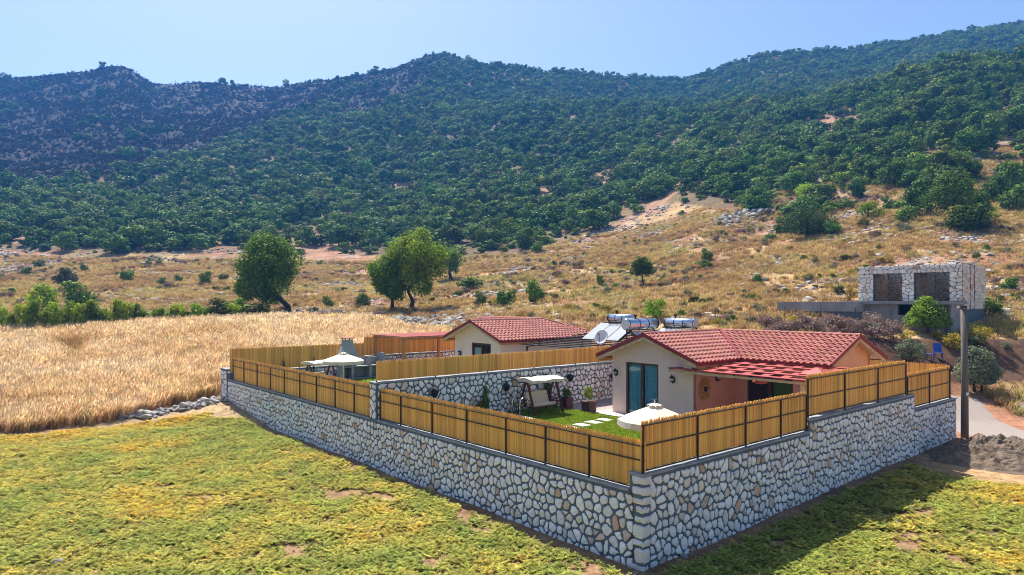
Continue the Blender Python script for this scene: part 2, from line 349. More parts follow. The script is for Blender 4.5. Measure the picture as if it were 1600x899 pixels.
def hit(u, v, y0=14.0, y1=700.0):
    """world point where the sight line through a photo pixel meets the ground"""
    Ys = np.concatenate([np.linspace(y0, 130, 900), np.linspace(130.2, y1, 900)])
    Xs = (u - 800) / FPX * Ys; Zs = HC - (v - HV) / FPX * Ys
    d = Zs - height(Xs, Ys)
    k = np.argmax(d < 0)
    if d[k] >= 0: k = len(Ys) - 1
    return float(Xs[k]), float(Ys[k]), gz(Xs[k], Ys[k])

VBU = np.array([-800, 0, 120, 350, 450, 560, 640, 740, 830, 900, 960, 1010, 1060, 1100, 1180, 1300, 1400, 1480, 1600, 2300], float)
VBV = np.array([392, 388, 398, 396, 398, 392, 396, 402, 392, 376, 352, 330, 312, 322, 340, 342, 338, 325, 318, 300], float)
def zones(X, Y, Z):
    u = 800 + FPX * X / np.maximum(Y, 5); v = HV + FPX * (HC - Z) / np.maximum(Y, 5)
    n1 = fbm(X / 14, Y / 14, 21); n2 = fbm(X / 40, Y / 40, 33)
    vb = np.interp(u, VBU, VBV) + (n1 - 0.5) * 26
    forest = ((v < vb) & (Y > 62)).astype(float)
    def blob(cu, cv, ru, rv): return (((u - cu) / ru) ** 2 + ((v - cv) / rv) ** 2) < (0.6 + 0.8 * n1)
    bare = blob(1310, 195, 42, 16) | blob(500, 382, 50, 26) | blob(645, 378, 20, 12) | blob(735, 312, 20, 7) | blob(940, 282, 28, 9) | blob(860, 300, 20, 6) | blob(630, 292, 26, 7) | blob(45, 372, 34, 10) | blob(1455, 248, 34, 10) | blob(1240, 322, 46, 9) | blob(1560, 262, 50, 8) | blob(1350, 312, 60, 8)
    gx = np.interp(v, [285, 300, 330, 352, 378], [1062, 1052, 1010, 960, 905])
    gully = (np.abs(u - gx) < 6 + 8 * n1) & (v > 284) & (v < 382)
    bl = np.interp(u, [-800, 0, 120, 250, 350, 450, 520, 580, 640, 690, 700, 2300], [305, 292, 285, 262, 222, 182, 172, 168, 150, 95, 60, 60])
    burnt = (v < bl + (n1 - 0.5) * 46) & (Y > 230) & (u < 700)
    return u, v, forest, bare, gully, burnt, n1, n2

def make_ground():
    ys = np.concatenate([np.linspace(-30, 8, 12), np.linspace(9, 62, 170), np.geomspace(62.4, 1000, 210)])
    ss = np.concatenate([np.linspace(-1.9, -0.85, 22)[:-1], np.linspace(-0.85, 0.95, 330), np.linspace(0.95, 1.9, 22)[1:]])
    apex = 34.0
    Yg, Sg = np.meshgrid(ys, ss, indexing='ij'); Xg = Sg * (np.maximum(Yg, -30) + apex)
    # keep the columns roughly on sight lines far away
    Zg = height(Xg, Yg)
    nv, nu = Yg.shape
    verts = np.stack([Xg, Yg, Zg], -1).reshape(-1, 3)
    idx = np.arange(nv * nu).reshape(nv, nu)
    q = np.stack([idx[:-1, :-1], idx[:-1, 1:], idx[1:, 1:], idx[1:, :-1]], -1).reshape(-1, 4)
    me = bpy.data.meshes.new('ground'); me.from_pydata(verts.tolist(), [], q.tolist())
    X, Y, Z = verts.T
    u, v, forest, bare, gully, burnt, n1, n2 = zones(X, Y, Z)
    n3 = fbm(X / 3.1, Y / 3.1, 77); n4 = fbm(X / 7, Y / 7, 78)
    c = np.zeros((len(X), 3))
    def mixc(base, col, m): return base * (1 - m[:, None]) + np.array(col)[None, :] * m[:, None]
    c[:] = (0.36, 0.24, 0.12)
    c = mixc(c, (0.27, 0.135, 0.08), smooth01((n4 - 0.40) * 5))           # reddish earth
    c = mixc(c, (0.36, 0.31, 0.27), smooth01((n3 - 0.60) * 7) * (Y > 60) * 0.8)          # stony patches
    c = mixc(c, (0.17, 0.15, 0.07), smooth01((fbm(X / 11, Y / 11, 79) - 0.56) * 7) * (Y > 50) * 0.7)   # green-grey weeds
    c = mixc(c, (0.28, 0.16, 0.105), (bare | gully).astype(float) * (0.6 + 0.4 * n3))
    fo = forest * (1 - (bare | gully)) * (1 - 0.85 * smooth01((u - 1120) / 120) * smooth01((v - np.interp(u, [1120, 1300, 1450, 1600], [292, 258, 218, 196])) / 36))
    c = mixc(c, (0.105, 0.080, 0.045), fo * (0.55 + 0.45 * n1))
    bu = burnt * (0.75 + 0.25 * n1)
    c = mixc(c, (0.018, 0.016, 0.021), burnt * 1.0); c = mixc(c, (0.085, 0.055, 0.042), burnt * smooth01((n3 - 0.55) * 8) * smooth01((n4 - 0.45) * 6))
    near = (Y < 46).astype(float)
    c = mixc(c, (0.22, 0.135, 0.078), near * (1 - smooth01((X - 16) / 5)))
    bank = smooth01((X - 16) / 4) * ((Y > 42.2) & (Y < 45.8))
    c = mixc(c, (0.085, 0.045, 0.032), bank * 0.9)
    c = mixc(c, (0.30, 0.215, 0.12), ((Y >= 36) & (Y < 82) & (X < -2)).astype(float) * 0.85)
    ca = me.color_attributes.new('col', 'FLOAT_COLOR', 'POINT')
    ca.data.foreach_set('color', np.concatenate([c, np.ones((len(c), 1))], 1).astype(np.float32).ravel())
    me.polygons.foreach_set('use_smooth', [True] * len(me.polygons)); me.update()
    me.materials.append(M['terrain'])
    o = link('ground', me); tag(o, kind='structure'); o['label'] = 'bare earth and mountain slopes'
    return o
make_ground()

# ------------------------------------------------------------------ stone walls
def clip_half(poly, px, py, nx, ny):
    out = []; n = len(poly)
    for i in range(n):
        ax, ay = poly[i]; bx, by = poly[(i + 1) % n]
        da = (ax - px) * nx + (ay - py) * ny; db = (bx - px) * nx + (by - py) * ny
        if da <= 0: out.append((ax, ay))
        if (da < 0 < db) or (db < 0 < da):
            t = da / (da - db); out.append((ax + (bx - ax) * t, ay + (by - ay) * t))
    return out
def stone_cells(L, H, cell, gap, rng, aspect=1.0):
    """irregular stone outlines filling a rectangle L x H"""
    nx = max(2, int(round(L / cell))); nz = max(2, int(round(H / (cell * 0.92 * aspect))))
    pts = []
    for j in range(nz):
        for i in range(nx):
            if rng.random() < 0.10: continue
            pts.append(((i + 0.5 + (0.5 if j % 2 else 0) * 0.9 - 0.22 + rng.uniform(-0.36, 0.36)) * L / nx,
                        (j + 0.5 + rng.uniform(-0.36, 0.36)) * H / nz))
    P = np.array(pts); wts = np.array([rng.uniform(-1, 1) for _ in pts]) * (cell * 0.20)
    res = []
    for k, (px, py) in enumerate(pts):
        d = np.hypot(P[:, 0] - px, P[:, 1] - py); near = np.where((d < cell * 2.9) & (d > 1e-6))[0]
        near = near[np.argsort(d[near])]
        e = gap * 0.5
        poly = [(e, e), (L - e, e), (L - e, H - e), (e, H - e)]
        for m in near:
            qx, qy = P[m]; dd = d[m]; nxx, nyy = (qx - px) / dd, (qy - py) / dd
            t = dd / 2 + (wts[k] - wts[m]) * 0.5 - gap / 2
            poly = clip_half(poly, px + nxx * t, py + nyy * t, nxx, nyy)
            if len(poly) < 3: break
        if len(poly) < 3: continue
        A = 0.5 * abs(sum(poly[i][0] * poly[(i + 1) % len(poly)][1] - poly[(i + 1) % len(poly)][0] * poly[i][1] for i in range(len(poly))))
        if A < cell * cell * 0.10: continue
        # knock the corners off
        q = []
        n = len(poly)
        for i in range(n):
            (ax, ay), (bx, by) = poly[i], poly[(i + 1) % n]
            l = math.hypot(bx - ax, by - ay)
            if l < 0.02: continue
            f = rng.uniform(0.14, 0.30); g = rng.uniform(0.14, 0.30)
            q.append((ax + (bx - ax) * f, ay + (by - ay) * f)); q.append((bx + (ax - bx) * g, by + (ay - by) * g))
            if l > cell * 0.55:
                m = rng.uniform(0.4, 0.6); o = rng.uniform(-0.012, 0.010)
                q.insert(len(q) - 1, (ax + (bx - ax) * m + (by - ay) / l * o, ay + (by - ay) * m - (bx - ax) / l * o))
        jj = cell * 0.045; q = [(x + rng.uniform(-jj, jj), y + rng.uniform(-jj, jj)) for x, y in q]
        if len(q) >= 5: res.append((q, A))
    return res
def stone_color(rng):
    t = rng.random(); v = rng.uniform(0.84, 1.12)
    if t < 0.84: c = (0.83, 0.82, 0.81)
    elif t < 0.92: c = (0.74, 0.65, 0.56)
    elif t < 0.98: c = (0.66, 0.49, 0.39)
    else: c = (0.60, 0.38, 0.26)
    return tuple(x * v for x in c)
def stone_geo(poly, proud, rng):
    """stone in (s, outwards, z): a rim sunk in the mortar, a bulged edge and a slightly tilted face"""
    cx = sum(p[0] for p in poly) / len(poly); cz = sum(p[1] for p in poly) / len(poly)
    tx, tz = rng.uniform(-0.09, 0.09), rng.uniform(-0.09, 0.09); n = len(poly); vs = []
    for sc, dep in ((1.0, -0.03), (1.0, proud * 0.45), (0.86, proud)):
        for (x, z) in poly:
            X = cx + (x - cx) * sc; Z = cz + (z - cz) * sc
            dd = dep if dep < 0 else dep + (X - cx) * tx + (Z - cz) * tz + rng.uniform(-0.006, 0.006)
            vs.append((X, dd, Z))
    vs.append((cx + rng.uniform(-.02, .02), proud + 0.012, cz))
    fs = []
    for r in range(2):
        for i in range(n): fs.append((r * n + i, r * n + (i + 1) % n, (r + 1) * n + (i + 1) % n, (r + 1) * n + i))
    for i in range(n): fs.append((2 * n + i, 2 * n + (i + 1) % n, 3 * n))
    return vs, fs
def paint(me, cols):
    ca = me.color_attributes.new('col', 'FLOAT_COLOR', 'POINT')
    ca.data.foreach_set('color', np.array(cols, np.float32).ravel())
def place_stones(parent, faces, cell, gap=0.035, proud=0.035, limit=300, seed=1, name='stone', aspect=1.0, score=None, tone=(1, 1, 1)):
    """faces: list of (origin, sdir, outdir, L, H) in the parent's frame; the nearest stones become parts, the rest one joined part"""
    rng = random.Random(seed); items = []
    for (o, sd, od, L, H) in faces:
        o, sd, od = Vector(o), Vector(sd), Vector(od)
        for poly, A in stone_cells(L, H, cell, gap, rng, aspect):
            vs, fs = stone_geo(poly, proud * rng.uniform(0.7, 1.3), rng)
            P3 = [o + sd * s + od * d + Vector((0, 0, z)) for s, d, z in vs]
            if sd.cross(Vector((0, 0, 1))).dot(od) < 0: fs = [f[::-1] for f in fs]
            c = P3[-1]
            items.append((A * (score(c) if score else 1.0), P3, fs, tuple(p * q for p, q in zip(stone_color(rng), tone)), c))
    items.sort(key=lambda t: -t[0])
    for _, P3, fs, col, c in items[:limit]:
        me = bpy.data.meshes.new(name); me.from_pydata([tuple(p - c) for p in P3], [], fs)
        paint(me, [(*col, 1)] * len(P3)); me.materials.append(M['stone']); link(name, me, parent, tuple(c))
    rest = items[limit:]
    if rest:
        mb = MB(); cols = []
        for _, P3, fs, col, c in rest: mb.add(P3, fs); cols += [(*col, 1)] * len(P3)
        me = bpy.data.meshes.new('stonework'); me.from_pydata(mb.v, [], mb.f); paint(me, cols); me.materials.append(M['stone'])
        o = link('stonework', me, parent); o['kind'] = 'stuff'
def camscore(parent_loc):
    def f(c):
        ca, sa = math.cos(TH), math.sin(TH)
        x = parent_loc[0] + c.x * ca - c.y * sa; y = parent_loc[1] + c.x * sa + c.y * ca
        return 1.0 / (x * x + y * y)
    return f

WT = 0.45                                        # wall thickness
ZL = 2.05                                        # top of the long wall
def long_wall():
    t = cthing('stone_wall', 'long pale stone retaining wall beside the yellow-green crop, left of the near corner', 'wall', 0, 0, 0)
    mb = MB(); mb.box(0.0, WT, 0.30, 33.35, -0.4, ZL - 0.06); mb.build('mortar_core', 'mortar', t)
    cp = MB()
    cp.add(*coping_geo(-0.05, WT + 0.03, 0.47, 14.0, ZL - 0.06, ZL)); cp.add(*coping_geo(-0.05, WT + 0.03, 14.62, 33.2, ZL - 0.06, ZL)); cp.build('coping', 'coping', t)
    place_stones(t, [((0, 0.31, -0.1), (0, 1, 0), (-1, 0, 0), 33.03, ZL - 0.02)], 0.262, gap=0.060, seed=11, score=camscore(W(0, 0)))
    return t
def coping_geo(x0, x1, y0, y1, z0, z1):
    m = MB(); n = max(2, int(max(x1 - x0, y1 - y0) / 0.5)); rg = random.Random(int(x0 * 97 + y0 * 31) + 5)
    along_y = (y1 - y0) > (x1 - x0); rings = []
    vs = []
    for i in range(n + 1):
        t = i / n; j = [rg.uniform(-0.012, 0.012) for _ in range(4)]
        if along_y: y = y0 + (y1 - y0) * t; ring = [(x0 + j[0], y, z0), (x1, y, z0), (x1, y, z1 + j[1]), (x0 + j[2], y, z1 + j[3])]
        else: x = x0 + (x1 - x0) * t; ring = [(x, y0 + j[0], z0), (x, y1, z0), (x, y1, z1 + j[1]), (x, y0 + j[2], z1 + j[3])]
        vs += ring
    fs = []
    for i in range(n):
        for k in range(4): fs.append((i * 4 + k, i * 4 + (k + 1) % 4, i * 4 + 4 + (k + 1) % 4, i * 4 + 4 + k))
    fs += [(3, 2, 1, 0), (n * 4, n * 4 + 1, n * 4 + 2, n * 4 + 3)]
    return vs, fs
def short_wall():
    t = cthing('stone_wall', 'stepped pale stone retaining wall running from the near corner to the utility pole', 'wall', 0, 0, 0)
    sec = [(0.0, 9.05, 2.52), (9.05, 18.75, 2.93), (18.75, 24.25, 2.28)]
    mb = MB()
    for x0, x1, z in sec: mb.box(x0, x1 - 0.002, 0.0, WT, -0.4, z - 0.06)
    mb.build('mortar_core', 'mortar', t)
    cp = MB()
    for (x0, x1, z), e in zip(sec, ((-0.05, 0.0), (-0.04, 0.05), (0.06, 0.05))): cp.add(*coping_geo(x0 + e[0], x1 + e[1] - 0.003, -0.05, WT + 0.03, z - 0.06, z))
    cp.build('coping', 'coping', t)
    fc = [((0.26, 0, -0.1), (1, 0, 0), (0, -1, 0), 8.77, 2.52 - 0.02), ((9.05, 0, -0.1), (1, 0, 0), (0, -1, 0), 9.7, 2.93 - 0.02),
          ((18.77, 0, -0.1), (1, 0, 0), (0, -1, 0), 5.45, 2.28 - 0.02), ((9.05, 0.02, 2.5), (0, 1, 0), (-1, 0, 0), WT - 0.04, 0.38)]
    place_stones(t, fc, 0.262, gap=0.060, seed=23, score=camscore(W(0, 0)))
    # big quoins at the near corner
    rg = random.Random(3); z = -0.1; k = 0
    while z < 2.2:
        h = rg.choice((.17, .22, .28, .34, .42)) * rg.uniform(.9, 1.1); h = min(h, 2.44 - z)
        lx, ly = ((0.31, 0.32) if k % 2 else (0.25, 0.36)); lx += rg.uniform(-.06, .14); ly += rg.uniform(-.06, .10)
        m = MB(); x0 = y0 = -0.04
        m.box(x0, lx - 0.02, y0, ly - 0.02, z + 0.03, z + h)
        me = m.mesh('corner_stone'); bm = bmesh.new(); bm.from_mesh(me)
        bmesh.ops.bevel(bm, geom=bm.edges[:] , offset=0.07, segments=2, affect='EDGES', profile=0.5)
        for vv in bm.verts: vv.co += Vector((rg.uniform(-.022, .022), rg.uniform(-.022, .022), rg.uniform(-.03, .03)))
        bm.to_mesh(me); bm.free()
        paint(me, [(0.70 * rg.uniform(.92, 1.05), 0.675, 0.65, 1)] * len(me.vertices)); me.materials.append(M['stone']); link('corner_stone', me, t)
        z += h + 0.02; k += 1
    return t
long_wall(); short_wall()

def divider_wall():
    t = cthing('stone_wall', 'stone dividing wall behind the near lawn, topped with a plank fence', 'wall', 0, 14.05, 0)
    b0, b1, z = 0, 0.5, 3.62
    MB().box(-0.02, 23.7, b0, b1, 1.2, z - 0.06).build('mortar_core', 'mortar', t)
    MB().box(-0.03, 0.47, b0 - 0.003, b1 + 0.06, ZL - 0.1, z - 0.063).build('end_pier', 'mortar', t)
    cp = MB(); cp.add(*coping_geo(-0.08, 23.7, b0 - 0.05, b1 + 0.05, z - 0.06, z)); cp.build('coping', 'coping', t)
    f = [((0.02, b0, 1.5), (1, 0, 0), (0, -1, 0), 16.0, z - 1.56), ((-0.03, b0 + 0.02, ZL), (0, 1, 0), (-1, 0, 0), 0.52, z - ZL - 0.07)]
    place_stones(t, f, 0.28, gap=0.058, seed=31, score=camscore(W(0, 14.05)))
    return t
divider_wall()
def far_wall():
    t = cthing('stone_wall', 'far stone wall of the second yard under the plank fence by the wheat', 'wall', 0, 33.0, 0)
    mb = MB(); mb.box(-0.02, 9.5, 0, WT, 0, 2.42); mb.box(9.5, 24, 0.001, WT - 0.001, 0, 2.97); mb.build('mortar_core', 'mortar', t)
    cp = MB(); cp.add(*coping_geo(-0.05, 9.46, -0.04, WT + 0.04, 2.42, 2.48)); cp.add(*coping_geo(9.48, 24, -0.04, WT + 0.04, 2.97, 3.03)); cp.build('coping', 'coping', t)
    place_stones(t, [((0.5, 0, 1.6), (1, 0, 0), (0, -1, 0), 8.9, 0.8), ((9.5, 0, 1.6), (1, 0, 0), (0, -1, 0), 9.5, 1.35)], 0.30, gap=0.05, seed=41)
    # the stub pillar outside the corner
    p = cthing('stone_pillar', 'stone end pillar where the long wall meets the wheat field', 'pillar', -0.05, 33.4, 0)
    MB().box(0, 0.55, 0, 1.25, -0.2, 2.60).build('mortar_core', 'mortar', p)
    cp = MB(); cp.add(*coping_geo(-0.05, 0.6, -0.04, 1.3, 2.60, 2.67)); cp.build('coping', 'coping', p)
    place_stones(p, [((0, 0.02, 0), (0, 1, 0), (-1, 0, 0), 1.2, 2.55), ((0.02, 0, 2.0), (1, 0, 0), (0, -1, 0), 0.5, 0.58)], 0.30, gap=0.05, seed=43)
    # back wall behind the houses
    k = cthing('stone_wall', 'low back wall behind the tiled houses, mostly hidden', 'wall', 23.9, 0.46, 0)
    MB().box(0, 0.4, 0, 32.5, 0, 2.25).build('mortar_core', 'mortar', k)
    place_stones(k, [((0, 0.1, 1.6), (0, 1, 0), (-1, 0, 0), 12.0, 0.62)], 0.30, gap=0.05, seed=44, limit=120)
far_wall()

# ------------------------------------------------------------------ plank fences
def plank_mesh(wd, ht, th=0.03):
    ht -= 0.03
    r = wd / 2; poly = [(-r, 0), (r, 0), (r, ht - 0.10), (r * 0.6, ht - 0.04), (r * 0.15, ht), (-r * 0.15, ht), (-r * 0.6, ht - 0.04), (-r, ht - 0.10)]
    m = MB(); m.prism(poly, 'y', -th / 2, th / 2); me = m.mesh('plank'); me.materials.append(M['plank']); return me
def fence(label, a, b, z, rz, L, ht, posts, rails, side, wd=0.080, gap=0.006, group='plank fences on the stone walls'):
    """runs along local +x; planks at y=0, steel frame at y=side*0.05"""
    t = cthing('plank_fence', label, 'fence', a, b, z, rz, group); rg = random.Random(int(L * 100 + ht * 10))
    variants = [plank_mesh(wd, ht + dz) for dz in (0, -0.008, 0.01)]
    n = int(L / (wd + gap)); pitch = L / n
    for i in range(n):
        o = link('plank', rg.choice(variants), t, ((i + 0.5) * pitch, rg.uniform(-0.004, 0.004), 0.07 + rg.uniform(-0.006, 0.006)),
                 (rg.uniform(-0.012, 0.012), rg.uniform(-0.006, 0.006), rg.uniform(-0.04, 0.04)))
    y = side * 0.045
    for x in posts:
        MB().box(x - 0.022, x + 0.022, y - 0.022, y + 0.022, -0.12, ht - 0.10).build('post', 'steel', t)
    for h in rails:
        MB().box(0.0, L, y - 0.016 + side * 0.003, y + 0.016 + side * 0.003, h - 0.016, h + 0.016).build('rail', 'steel', t)
    return t
HPI = math.pi / 2
fence('plank fence on the long wall between the pier and the near corner, black steel frame', 0.12, 0.02, ZL, HPI, 13.95, 1.30,
      [0.06, 1.97, 3.78, 5.67, 7.81, 9.99, 12.25, 13.9], [0.06, 0.80, 1.18], 1)
fence('plank fence on the long wall beyond the pier, running to the wheat field', 0.12, 14.66, ZL - 0.06, HPI, 18.05, 1.46,
      [0.1, 1.6, 3.51, 5.56, 7.58, 9.62, 11.65, 13.71, 15.96, 17.95], [0.06, 0.92, 1.32], 1)
fence('plank fence on the short wall from the near corner to the step', 0.04, 0.12, 2.52, 0, 9.0, 1.33, [0.06, 2.5, 5.05, 7.22, 8.98], [0.06, 0.72, 1.25], -1)
fence('tallest plank fence section, on the raised middle of the short wall', 9.1, 0.12, 2.95, 0, 9.0, 1.47, [0.04, 2.95, 6.0, 8.95], [0.07, 0.72, 1.35], -1)
fence('plank fence section at the end of the short wall beside the utility pole', 18.15, 0.12, 2.28, 0, 5.6, 1.55, [0.08, 2.75, 5.5], [0.07, 0.78, 1.42], -1)
fence('plank fence on the dividing wall between the two yards', 0.02, 14.15, 3.60, 0, 15.6, 0.87, [0.03, 3, 6, 9, 12, 15.5], [0.1, 0.72], 1, wd=0.098)
fence('plank fence on the far wall in front of the wheat, left of the pergola', 0.05, 33.15, 2.46, 0, 9.45, 1.50, [0.05, 2.3, 4.6, 7, 9.4], [0.1, 1.2], 1, wd=0.098)
fence('higher plank fence on the far wall behind the wooden pergola', 9.5, 33.15, 3.0, 0, 14.4, 1.40, [0.05, 3, 6, 9, 12, 14.3], [0.1, 1.2], 1, wd=0.098)
fence('plank fence along the back wall behind the tiled house, seen from inside', 24.05, 0.3, 2.25, HPI, 9.0, 1.62, [0.05, 3, 6, 8.9], [0.1, 1.3], -1, wd=0.098)

# ------------------------------------------------------------------ houses
def tile_mesh(wd=0.305, ln=0.41):
    m = MB(); n = 8; vs = []
    for y, lift in ((0, 0.062), (ln, 0.0)):
        for k in range(n + 1):
            x = -wd / 2 + wd * k / n; h = 0.036 * math.sin(2 * math.pi * k / n) ; vs.append((x, y, 0.034 + h + lift))
    for k in range(n + 1):
        x = -wd / 2 + wd * k / n; h = 0.032 * math.sin(2 * math.pi * k / n); vs.append((x, 0.0, 0.034 + h + 0.008))
    fs = [(k, k + 1, n + 2 + k, n + 1 + k) for k in range(n)] + [(2 * (n + 1) + k, 2 * (n + 1) + k + 1, k + 1, k) for k in range(n)]
    m.add(vs, fs); me = m.mesh('roof_tile'); me.materials.append(M['tile']); return me
TILE = tile_mesh()
def ridge_mesh():
    m = MB(); vs = []; n = 7
    for y, r in ((0, 0.125), (0.44, 0.105)):
        for k in range(n + 1):
            t = math.pi * k / n; vs.append((math.cos(t) * r, y, math.sin(t) * r * 0.8))
    m.add(vs, [(k, k + 1, n + 2 + k, n + 1 + k) for k in range(n)]); 
    m.add([(0, 0, 0)] + vs[:n + 1], [(0, k + 1, k + 2) for k in range(n)])
    me = m.mesh('ridge_tile'); me.materials.append(M['tile']); return me
RIDGE = ridge_mesh()
def inpoly(x, y, poly):
    c = False; n = len(poly)
    for i in range(n):
        (x0, y0), (x1, y1) = poly[i], poly[(i + 1) % n]
        if (y0 > y) != (y1 > y) and x < (x1 - x0) * (y - y0) / (y1 - y0) + x0: c = not c
    return c
def tile_slope(roof, e0, e1, up, poly3, single=True, mw=0.285, ml=0.345):
    """tiles in rows from the eave line e0->e1 up the slope; kept where they lie on the polygon"""
    e0, e1, up = Vector(e0), Vector(e1), Vector(up); x = (e1 - e0).normalized(); u = (up - x * up.dot(x)).normalized(); nrm = x.cross(u)
    if nrm.z < 0: x = -x; e0, e1 = e1, e0; nrm = x.cross(u)
    p2 = [((Vector(p) - e0).dot(x), (Vector(p) - e0).dot(u)) for p in poly3]
    x0, x1 = min(p[0] for p in p2), max(p[0] for p in p2); y1 = max(p[1] for p in p2)
    rows = int(math.ceil(y1 / ml)); cols = int((x1 - x0) / mw); mw = (x1 - x0) / max(cols, 1)
    R = Matrix((x, u, nrm)).transposed().to_4x4(); mb = MB(); cnt = 0
    tv = [v.co.copy() for v in TILE.vertices]; tf = [tuple(p.vertices) for p in TILE.polygons]
    for j in range(rows):
        for i in range(cols):
            cx, cyy = x0 + (i + 0.5) * mw, j * ml - 0.03
            if not (inpoly(cx - 0.09, cyy + 0.2, p2) and inpoly(cx + 0.09, cyy + 0.2, p2)): continue
            pos = e0 + x * cx + u * cyy + nrm * 0.012
            mtx = Matrix.Translation(pos) @ R @ Matrix.Rotation(random.uniform(-0.012, 0.012), 4, 'Z') @ Matrix.Rotation(random.uniform(-0.008, 0.008), 4, 'X')
            if single:
                o = bpy.data.objects.new('roof_tile', TILE); COL.objects.link(o); o.parent = roof; o.matrix_local = mtx; cnt += 1
            else: mb.add([mtx @ v for v in tv], tf)
    if mb.v:
        o = mb.build('far_roof_tiles', 'tile', roof); o['kind'] = 'stuff'
    return cnt
def ridge_line(roof, p, q, lift=0.05):
    p, q = Vector(p), Vector(q); d = (q - p); L = d.length; d.normalize(); x = d.cross(Vector((0, 0, 1))).normalized(); z = x.cross(d)
    R = Matrix((x, d, z)).transposed().to_4x4(); n = max(1, int(L / 0.40))
    for i in range(n):
        o = bpy.data.objects.new('ridge_tile', RIDGE); COL.objects.link(o); o.parent = roof
        o.matrix_local = Matrix.Translation(p + d * (L * i / n) + Vector((0, 0, lift + random.uniform(-.006, .006)))) @ R
def lantern(parent, x, y, z, nx, ny):
    mb = MB(); px, py = x + nx * 0.16, y + ny * 0.16
    mb.box(x - 0.05 + nx * .02, x + 0.05 + nx * .02, y - 0.05 + ny * .02, y + 0.05 + ny * .02, z - 0.12, z + 0.12)
    mb.tube([(x, y, z - 0.05), (x + nx * .1, y + ny * .1, z - 0.16), (px, py, z - 0.10)], 0.014, 6)
    mb.tube([(px, py, z - 0.10), (px, py, z - 0.06), (px, py, z + 0.10), (px, py, z + 0.105), (px, py, z + 0.20), (px, py, z + 0.25)], [0.03, 0.065, 0.085, 0.12, 0.03, 0.012], 6)
    o = mb.build('wall_lantern', 'black', parent)
    MB().tube([(px, py, z - 0.04), (px, py, z + 0.08)], [0.070, 0.086], 6).build('lantern_glass', 'slate', o)

